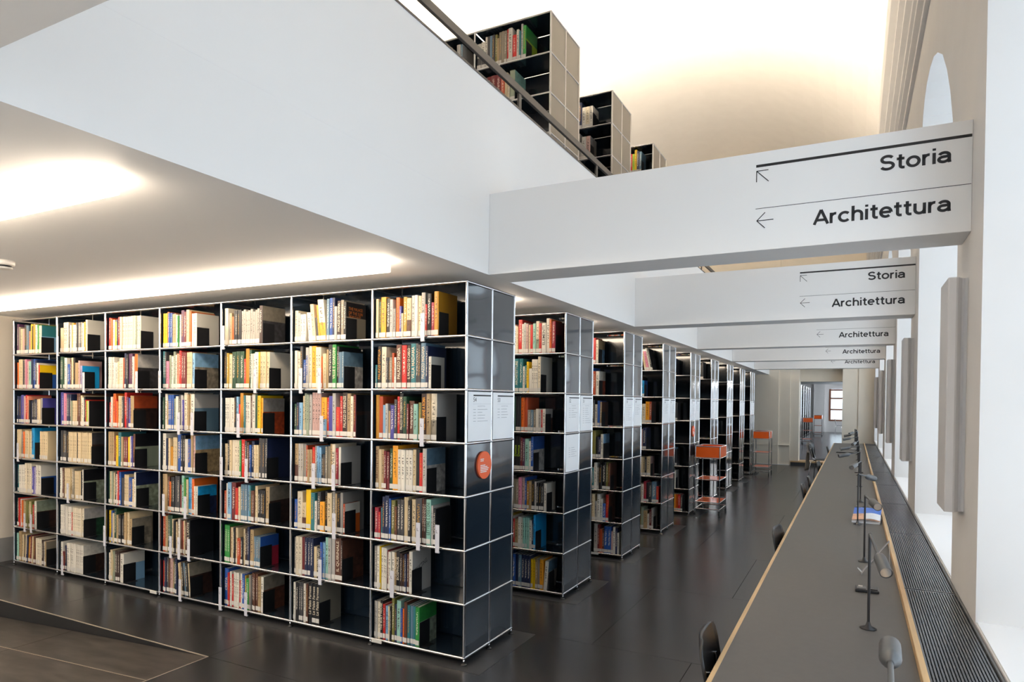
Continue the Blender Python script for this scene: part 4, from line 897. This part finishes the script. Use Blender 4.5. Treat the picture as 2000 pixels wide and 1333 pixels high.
# ---- bookends and clear label holders
def bookend_mesh():
    b = MB(); b.box(0, .0016, .018, .135, .0006, .165, 'bookend_black'); b.box(-.0005, .05, .03, .125, .0003, .0016, 'bookend_black')
    return b.mesh('bookend')
BE = bookend_mesh()
for cs, c, r, x, y, z in BOOKENDS:
    o = link('bookend', BE, None, (x, y, z))
    tag(o, 'black metal bookend, %s tier, %s bay, %s' % (TIER[r], BAY[c], case_name(cs)), 'bookend', 'bookends on the bookcase shelves')
def holder_meshes():
    b = MB(); b.bbox(-.017, .017, -.0265, -.0245, -.004, .155, 'holder_clear', .0006); p = b.mesh('holder_plate')
    b = MB(); b.prism([(-.0245, -.004), (-.0265, -.004), (-.0265, -.03), (-.022, -.034), (-.0155, -.03), (-.0155, -.022), (-.021, -.024), (-.0225, -.016)], 'x', -.015, .015, 'holder_clear'); c = b.mesh('clip')
    return p, c
HP, HC = holder_meshes()
LM = text_mesh('L', .03, 'print_black')
HN = {}
for cs, c, r, x, y, z in HOLDERS:
    HN[(cs, c, r)] = HN.get((cs, c, r), 0) + 1; n = HN[(cs, c, r)]
    t = thing('label_holder', (x, y, z), 'clear L label holder clipped to %s tier, %s bay, %s, %s from left upright' % (TIER[r], BAY[c], case_name(cs), ORD[n - 1]), 'label holder', 'label holders on the shelves')
    link('holder_plate', HP, t); link('clip', HC, t); link('letter', LM, t, (-.008, -.0272, .10))
for x, y, r_ in ((-CW * 1 + .03, 0, 'front lower edge of end bay'), (-3 * CW - .09 - CW, 0, 'front lower edge beside fifth bay')):
    o = MB(); o.bbox(-.0, .085, -.028, -.018, -.012, .012, 'label_white', .001); o = o.build('shelf_tag', None, (x, y, ZS)); tag(o, 'small white shelf tag on bottom tube, %s, front bookcase' % r_, 'tag', 'shelf tags')
o = MB(); o.bbox(0, .16, -.028, -.018, -.012, .012, 'label_white', .001); o = o.build('shelf_tag', None, (-.42, 2 * PITCH_Y, ZS)); tag(o, 'white shelf tag on bottom tube of the third bookcase', 'tag', 'shelf tags')

# ================================================================ READING DESK AND RADIATOR COVER
DX_L, DX_R, DY0, DY1, DZT = 1.785, 2.475, -2.75, 15.0, .75
desk = thing('reading_desk', (0, 0, 0), 'very long reading desk with dark linoleum top and oak edges along the windows', 'desk')
b = MB(); b.box(DX_L + .018, DX_R - .022, DY0 + .018, DY1 - .018, DZT - .028, DZT, 'desk_lino'); b.build('desktop', desk)
b = MB(); b.box(DX_L + .018, DX_R - .022, DY0 + .018, DY1 - .018, DZT - .05, DZT - .028, 'oak'); b.build('underside', desk)
b = MB(); b.bbox(DX_L, DX_L + .0178, DY0, DY1, DZT - .05, DZT + .0006, 'oak', .0015); b.build('edge_strip', desk)
b = MB(); b.bbox(DX_R - .0218, DX_R, DY0, DY1, DZT - .05, DZT + .035, 'oak', .0015); b.build('upstand', desk)
for y in (DY0, DY1 - .0178): b = MB(); b.bbox(DX_L + .018, DX_R - .022, y, y + .0178, DZT - .05, DZT + .0006, 'oak', .0015); b.build('end_strip', desk)
for i in range(7):
    y = DY0 + .3 + i * (DY1 - DY0 - .6) / 6
    b = MB(); b.bbox(DX_L + .22, DX_R - .06, y - .025, y + .025, 0, DZT - .05, 'lamp_black', .003); b.build('leg', desk)
cover = thing('radiator_cover', (0, 0, 0), 'long dark slatted radiator cover between oak-edged desk and window wall', 'radiator cover')
b = MB(); b.box(DX_R + .004, XW - .004, DY0, DY1 + .6, 0, .725, 'grille_void'); b.build('body', cover)
b = MB(); b.bbox(XW - .012, XW - .001, DY0, DY1 + .6, .725, .762, 'lamp_grey', .001); b.build('edge_strip', cover)
gx0, gx1 = DX_R + .006, XW - .014
gl = MB(); ns = 20; L = 1.725
for i in range(ns):
    x = gx0 + (gx1 - gx0) * (i + .5) / ns; gl.box(x - .0034, x + .0034, .006, L - .006, .728, .752, 'grille_metal')
for y in (.006, L - .02): gl.box(gx0, gx1, y, y + .012, .730, .7515, 'grille_metal')
for k in range(1, 60):
    y = L * k / 60; gl.box(gx0, gx1, y - .0015, y + .0015, .730, .744, 'grille_metal')
gm = gl.mesh('grille_panel')
y = .40 - 2 * L
while y + L < DY1 + .8:
    o = link('grille_panel', gm, cover, (0, y, 0)); y += L

# ---- desk lamps: thin pole, short arm, cylindrical head
def desk_lamp(y, ang, tilt, reach, label, x=2.300):
    t = thing('desk_lamp', (x, y, DZT), label, 'desk lamp', 'lamps along the reading desk')
    b = MB(); b.lathe(0, 0, [(.034, .0005), (.033, .004), (.012, .012), (.0065, .03)], 'lamp_black', 20); b.build('base', t)
    b = MB(); b.tube([(0, 0, .02), (0, 0, .41)], .006, 'lamp_black', 10); b.build('pole', t)
    dx, dy = math.cos(ang), math.sin(ang); dz = -math.sin(tilt); c = math.cos(tilt)
    a0 = Vector((0, 0, .41)); d = Vector((dx * c, dy * c, dz)); a1 = a0 + d * reach
    b = MB(); b.tube([a0, a1], .006, 'lamp_grey', 10); b.ball(a0, .0075, 'lamp_black'); b.build('arm', t)
    b = MB()
    prof = [(.007, -.015), (.013, -.004), (.020, .008), (.0235, .022), (.0235, .125)]
    vs = []; fs = []; seg = 18
    e1 = d.cross(Vector((0, 0, 1))).normalized(); e2 = d.cross(e1)
    for r, s in prof:
        for k in range(seg): q = 2 * math.pi * k / seg; vs.append(a1 + d * s + e1 * math.cos(q) * r + e2 * math.sin(q) * r)
    for i in range(len(prof) - 1):
        for k in range(seg): k2 = (k + 1) % seg; fs.append((i * seg + k, i * seg + k2, (i + 1) * seg + k2, (i + 1) * seg + k))
    b.add(vs, fs, 'lamp_grey', True); h = b.build('head', t)
    b = MB(); vs = [a1 + d * .121 + e1 * math.cos(2 * math.pi * k / seg) * .021 + e2 * math.sin(2 * math.pi * k / seg) * .021 for k in range(seg)]
    b.add(vs, [list(range(seg))], 'lens'); b.build('lens', h)
R = math.radians
desk_lamp(-2.30, R(88), R(2), .33, 'grey-headed desk lamp pointing away, first one at the end of the desk')
desk_lamp(-.41, R(-79), R(20), .17, 'black desk lamp standing beside the socket box, bright lens turned to desk end')
desk_lamp(.97, R(-75), R(8), .12, 'black desk lamp between the magazine and the bent metal book stand')
angs = [(2.40, 60), (3.80, 250), (5.20, 200), (6.60, 195), (8.0, 250), (9.4, 190), (10.8, 180), (12.2, 230)]
for k, (y, a) in enumerate(angs):
    desk_lamp(y, R(a), R(12), .12, 'black desk lamp, %s past the open magazine' % ORD[k], x=2.30 if k else 2.27)

# ---- things on the desk
def socket_box(y, lab):
    t = thing('socket_box', (2.305, y, DZT), lab, 'socket box', 'socket boxes on the desk')
    b = MB(); b.bbox(-.055, .055, -.045, .045, .0005, .014, 'lamp_black', .003); b.build('housing', t)
    b = MB(); b.bbox(-.045, -.005, -.03, .03, .014, .017, 'lamp_grey', .001); b.build('socket', t)
    b = MB(); b.bbox(.01, .048, -.03, .03, .014, .018, 'screen_black', .001); b.build('lid', t)
    b = MB(); b.bbox(-.04, -.02, .005, .025, .017, .019, 'label_white', .0005); b.build('charging_port', t)
socket_box(.25, 'flat black socket box on desk beside the bent metal book stand')
socket_box(3.35, 'flat black socket box on desk behind the open magazine')
socket_box(7.0, 'flat black socket box in the far part of desk')
def book_stand(y, lab):
    t = thing('book_stand', (0, y, DZT), lab, 'book stand', 'bent metal book stands')
    b = MB()
    def strip(p, q, w=.03, th=.003):
        p, q = Vector(p), Vector(q); d = (q - p).normalized(); n = Vector((-d.y, d.x)) * th / 2
        b.prism([tuple(p + n), tuple(q + n), tuple(q - n), tuple(p - n)], 'y', -w / 2, w / 2, 'clear_strip')
    strip((2.285, .012), (2.418, .205)); b.build('sloping_strip', t)
    b = MB(); strip((2.418, .205), (2.424, .001)); b.build('upright_strip', t)
    b = MB(); strip((2.285, .012), (2.262, .034)); strip((2.285, .012), (2.283, .0006), th=.004); b.build('lip', t)
book_stand(.62, 'bent metal book stand on desk behind the socket box'); book_stand(7.3, 'bent metal book stand far along the desk')
t = thing('magazine', (2.235, 2.60, DZT), 'open magazine with blue cover leaning against oak upstand of desk', 'magazine', None, (0, 0, R(-4)))
def page_sheet(x0, x1, z0, z1, y0, y1, m, name, sag):
    b = MB(); n = 8; vs = []; fs = []
    for i in range(n + 1):
        u = i / n; x = x0 + (x1 - x0) * u
        for (yy, zz) in ((y0, z0 + sag * math.sin(math.pi * u)), (y1, z1 + sag * math.sin(math.pi * u))): vs.append((x, yy, zz))
    for i in range(n): a = 2 * i; fs.append((a, a + 2, a + 3, a + 1))
    b.add(vs, fs, m, True); b.build(name, t)
b = MB(); b.box(0, .205, -.12, .16, .0006, .012, 'white_print'); b.build('page_block', t)
page_sheet(0, .205, .022, .050, -.11, .03, 'skin_print', 'picture_page', .01); page_sheet(0, .205, .050, .085, .03, .17, 'blue_print', 'cover', .006); page_sheet(.07, .205, .026, .056, -.10, .03, 'white_print', 'loose_page', .012); page_sheet(0, .205, .013, .02, -.12, .16, 'white_print', 'page', .004)
m_ = thing('monitor', (2.27, 12.6, DZT), 'thin dark monitor seen edge-on at the far end of desk', 'monitor', None, (0, 0, R(3)))
b = MB(); b.bbox(-.012, .012, -.26, .26, .10, .44, 'screen_black', .004); b.build('screen', m_)
b = MB(); b.bbox(.012, .035, -.2, .2, .14, .40, 'screen_grey', .004); b.build('rear_cover', m_)
b = MB(); b.tube([(.03, 0, .01), (.03, 0, .2)], .016, 'screen_grey', 12); b.build('stand', m_)
b = MB(); b.bbox(-.08, .12, -.11, .11, .0006, .012, 'screen_grey', .003); b.build('foot', m_)
k_ = thing('keyboard', (2.08, 11.3, DZT), 'black keyboard lying crosswise in front of the far monitor', 'keyboard')
b = MB(); b.bbox(-.16, .16, -.07, .07, .0006, .018, 'screen_black', .003); b.build('case', k_)
b = MB()
for i in range(5):
    for j in range(13): b.box(-.15 + j * .0232, -.13 + j * .0232, -.06 + i * .024, -.04 + i * .024, .018, .021, 'lamp_grey')
b.build('keys', k_)['kind'] = 'stuff'

# ================================================================ CHAIRS
def bent_shell(b, w, pts, m, th=.011, flare=0.0):
    """plywood shell: profile points (x, z, half-width factor) swept over y with rounded outline and slight dish"""
    n = 10; vs = []; fs = []; rows = len(pts)
    for side in (0, 1):
        for (x, z, k, nx, nz) in pts:
            for j in range(n + 1):
                u = -1 + 2 * j / n; dish = .018 * (1 - u * u)
                vs.append((x - nx * (th * side) - nx * dish * 1.0, u * w / 2 * k, z - nz * (th * side) - nz * dish * .5))
    N = rows * (n + 1)
    for s in (0, 1):
        for i in range(rows - 1):
            for j in range(n):
                a = s * N + i * (n + 1) + j; fs.append((a, a + 1, a + n + 2, a + n + 1))
    for i in range(rows - 1):
        for j in (0, n): a = i * (n + 1) + j; fs.append((a, a + n + 1, N + a + n + 1, N + a))
    for i in (0, rows - 1):
        for j in range(n): a = i * (n + 1) + j; fs.append((a, a + 1, N + a + 1, N + a))
    b.add(vs, fs, m, True)
def make_chair(loc, rot, label):
    """sitter faces +x"""
    t = thing('chair', loc, label, 'chair', 'black shell chairs at the reading desk', (0, 0, rot))
    seat = [(.20, .435, .80, 0, 1), (.19, .448, .92, 0, 1), (.14, .456, 1, 0, 1), (.05, .452, 1, 0, 1), (-.06, .446, .97, 0, 1), (-.14, .446, .90, -.1, 1), (-.175, .455, .80, -.4, .9)]
    b = MB(); bent_shell(b, .42, seat, 'shell_black'); b.build('seat', t)
    back = [(-.185, .475, .66, 1, .2), (-.20, .52, .72, 1, .15), (-.213, .58, .86, 1, .12), (-.226, .66, .97, 1, .12), (-.240, .74, 1.0, 1, .15), (-.250, .785, .94, 1, .2), (-.255, .808, .80, 1, .2), (-.258, .820, .58, 1, .2)]
    b = MB(); bent_shell(b, .42, back, 'shell_black'); b.build('backrest', t)
    for sy in (-1, 1):
        b = MB(); b.tube([(.14, sy * .13, .43), (.20, sy * .21, .41), (.225, sy * .235, .2), (.235, sy * .24, .0)], .0085, 'chrome', 10); b.build('leg', t)
        b = MB(); b.tube([(-.12, sy * .13, .425), (-.20, sy * .20, .40), (-.235, sy * .225, .2), (-.25, sy * .235, .0)], .0085, 'chrome', 10); b.build('leg', t)
        b = MB(); b.tube([(-.12, sy * .10, .43), (-.19, sy * .11, .46), (-.228, sy * .115, .60), (-.240, sy * .115, .70)], .0075, 'chrome', 8); b.build('back_strut', t)
    return t
for y, x, a, lab in ((-.97, 1.985, 4, 'black shell chair pushed under the desk end, with the grey-headed lamp opposite'), (1.53, 2.0, -3, 'black shell chair pushed under the desk across from the open magazine'), (4.50, 1.99, 0, 'black shell chair, third along the desk'),
                (5.42, 2.0, 3, 'black shell chair, fourth along the desk'), (7.85, 2.0, -4, 'black shell chair, fifth along the desk'), (12.2, 1.99, 0, 'black shell chair, last one at the doorway end of the desk')):
    make_chair((x, y, 0), R(a), lab)
make_chair((1.60, 13.3, 0), R(-12), 'black shell chair pulled out from the desk, beige bag on its back')
bag = thing('tote_bag', (1.265, 13.36, .19), 'beige cloth tote bag hanging from the pulled-out chair', 'bag', None, (0, 0, R(-12)))
b = MB(); n = 8; vs = []; fs = []
for s, sg in ((0, -1), (1, 1)):
    for i in range(n + 1):
        v = i / n
        for j in range(n + 1):
            u = -1 + 2 * j / n; bul = .045 * math.cos(u * math.pi / 2) * (1 - v * .75) + .004
            vs.append((sg * bul + .02 * v, u * (.155 - .05 * v * v) + .012 * math.sin(v * 7), v * .40 - .02 * u * u))
N = (n + 1) ** 2
for s in (0, 1):
    for i in range(n):
        for j in range(n): a = s * N + i * (n + 1) + j; fs.append((a, a + 1, a + n + 2, a + n + 1))
for i in range(n):
    for j in (0, n): a = i * (n + 1) + j; fs.append((a, a + n + 1, N + a + n + 1, N + a))
for j in range(n): fs.append((j, j + 1, N + j + 1, N + j))
b.add(vs, fs, 'canvas', True); b.build('bag_body', bag)
for sx in (-.006, .03):
    b = MB(); b.tube([(.015 + sx, -.06, .39), (.012 + sx, -.05, .52), (.0 + sx, 0, .645), (.012 + sx, .05, .52), (.015 + sx, .06, .39)], .006, 'canvas', 8); b.build('handle', bag)

# ================================================================ BOOK TROLLEYS
def make_trolley(loc, label, rot=0.0):
    """chrome tube trolley, orange tray at the top and two orange shelves"""
    t = thing('book_trolley', loc, label, 'trolley', 'orange book trolleys', (0, 0, rot))
    w, d = .365, .56
    for x in (0, w):
        for y in (0, d):
            b = MB(); b.tube([(x, y, .085), (x, y, 1.06)], .0095, 'chrome', 10); b.build('upright_tube', t)
    for z in (.10, .205, .55, .885, 1.06):
        b = MB()
        for y in (0, d): b.tube([(0, y, z), (w, y, z)], .0085, 'chrome', 8)
        for x in (0, w): b.tube([(x, 0, z), (x, d, z)], .0085, 'chrome', 8)
        for x in (0, w):
            for y in (0, d): b.ball((x, y, z), .0125, 'chrome')
        b.build('frame_ring', t)
    for z in (.205, .55): b = MB(); b.box(.009, w - .009, .009, d - .009, z - .003, z + .004, 'orange_sheet'); b.build('shelf', t)
    tray = MB(); tray.box(.009, w - .009, .009, d - .009, .882, .888, 'orange_sheet'); tray = tray.build('tray', t)
    for x0, x1, y0, y1 in ((.0095, w - .0095, -.003, .003), (.0095, w - .0095, d - .003, d + .003), (-.003, .003, .0095, d - .0095), (w - .003, w + .003, .0095, d - .0095)):
        b = MB(); b.box(x0, x1, y0, y1, .895, 1.05, 'orange_sheet'); b.build('tray_side', tray)
    for x in (0, w):
        for y in (0, d):
            b = MB(); b.tube([(x - .012, y + .012, .032), (x + .012, y + .012, .032)], .031, 'rubber', 16); b.tube([(x, y, .085), (x, y + .006, .05)], .014, 'chrome', 8); b.build('caster', t)
    return t
make_trolley((.067, 6.70, 0), 'orange and chrome book trolley standing at the end of the fifth bookcase')
make_trolley((.075, 13.2, 0), 'orange and chrome book trolley by the end wall beside last bookcase')

# ================================================================ GREY PANELS ON THE PIERS
for k in range(-1, 5):
    o_ = k * BEAM_P
    prof = [(XW - .0005, .235), (XW - .012, .245), (XW - .024, .240), (XW - .034, .222), (XW - .044, .205), (XW - .052, .20), (XW - .082, .20), (XW - .085, .204), (XW - .085, .52), (XW - .0005, .52)]
    b = MB(); b.prism([(x, y + o_) for x, y in prof], 'z', 1.20, 2.35, 'panel_grey')
    o = b.build('wall_panel')
    tag(o, {-1: 'tall grey curved wall panel on pier beside the first desk lamp', 0: 'tall grey curved wall panel on pier under the beam at bookcase 54'}.get(k, 'tall grey curved wall panel on %s pier past bookcase 54\'s beam' % ORD[max(0, k - 1)]), 'wall panel', 'grey panels on the piers')

# ================================================================ THE ROOM BEYOND THE DOORWAY
FZ = .12; Y2 = 39.0; YB = Y_END + .55
b = MB(); b.box(-4.2, 3.2, YB, Y2, FZ - .3, FZ, 'floor_dark'); struct(b.build('floor_beyond'))
b = MB(); b.box(-4.4, -4.2, YB, Y2, FZ, 3.2, 'white_paint'); b.box(-4.4, 3.4, Y2, Y2 + .2, FZ, 3.2, 'white_paint') if False else None; struct(b.build('wall_beyond_left'))
wx0, wx1, wz0, wz1 = .93, 3.1, .77, 2.62
b = MB(); b.box(-4.4, wx0, Y2, Y2 + .2, FZ, 3.6, 'white_paint'); b.box(wx0, 5.0, Y2, Y2 + .2, FZ, wz0, 'white_paint'); b.box(wx0, 5.0, Y2, Y2 + .2, wz1, 3.6, 'white_paint'); b.box(wx1, 5.0, Y2, Y2 + .2, wz0, wz1, 'white_paint')
b.box(.12, .70, Y2 - .25, Y2, FZ, 3.2, 'white_paint'); struct(b.build('wall_beyond_end'))
b = MB()
for y0, y1 in ((YB, 20), (22, 25), (27, 30), (32, 35), (37, Y2)): b.box(4.8, 5.0, y0, y1, FZ, 3.2, 'white_paint')
b.box(4.8, 5.0, YB, Y2, FZ, .9, 'white_paint'); b.box(4.8, 5.0, YB, Y2, 2.9, 3.2, 'white_paint'); struct(b.build('wall_beyond_right'))
b = MB(); b.box(3.2, 4.8, YB, Y2, FZ - .3, FZ, 'floor_dark'); struct(b.build('floor_beyond_side'))
b = MB(); b.box(-4.4, 5.0, YB, Y2 + .2, 2.9, 3.1, 'white_paint'); struct(b.build('ceiling_beyond'))
b = MB(); b.box(XW + WALL_T - .02, 5.0, YB - .2, YB, 0, 3.2, 'white_paint'); b.box(-4.4, XL, YB - .2, YB, 0, 3.2, 'white_paint'); struct(b.build('wall_beyond_front'))
b = MB()
for x in (wx0, wx1 - .1): b.box(x, x + .1, Y2 - .03, Y2 + .06, wz0, wz1, 'window_wood')
for z in (wz0, wz0 + .62, wz0 + 1.27, wz1 - .1): b.box(wx0 + .1, wx1 - .1, Y2 - .03, Y2 + .06, z, z + .09, 'window_wood')
w2 = struct(b.build('window_9'))
for z0, z1 in ((wz0 + .09, wz0 + .62), (wz0 + .71, wz0 + 1.27), (wz0 + 1.36, wz1 - .1)):
    b = MB(); b.box(wx0 + .1, wx1 - .1, Y2 + .01, Y2 + .016, z0, z1, 'window_glass'); b.build('pane', w2)
for k in range(6):
    y0 = 27.3 + k * PITCH_Y
    bookcase(.08, y0, FZ, 2, 7, 1, 'black bookcase in the room beyond the doorway, %s row in' % ORD[k], 'bookcases beyond the doorway', BLACK)
make_trolley((.42, 25.2, FZ), 'orange book trolley beyond the doorway, nearer of the two', R(8))
make_trolley((.46, 32.4, FZ), 'orange book trolley beyond the doorway, nearer its far wall')
make_chair((1.55, 37.6, FZ), R(0), 'black shell chair under the window beyond the doorway')
t = thing('reading_table', (2.35, 25.6, FZ), 'white table with wooden front beyond the doorway', 'table')
b = MB(); b.bbox(-.55, .7, -1.6, 1.6, .70, .74, 'white_paint', .004); b.build('table_top', t)
b = MB(); b.bbox(-.45, -.40, -1.5, 1.5, .02, .70, 'table_wood', .004); b.build('front_panel', t)
for y in (-1.5, 1.45): b = MB(); b.bbox(-.45, .6, y, y + .05, 0, .70, 'table_wood', .004); b.build('leg', t)

for k in range(4):  # lamps added out of sight to brighten this room
    t = thing('linear_lamp', (4.6, 20.5 + 4.6 * k, 2.9), 'unseen fill lamp added to brighten the room beyond the doorway, %s row in' % ORD[k], 'lamp', 'added fill lamps beyond the doorway')
    b = MB(); b.box(-1.9, 0, -.015, .015, -.012, -.0005, 'detector_white'); b.build('mounting_channel', t)
    b = MB(); b.bbox(-1.9, 0, -.032, .032, -.072, -.012, 'beyond_fill_glow', .004); b.build('diffuser', t)
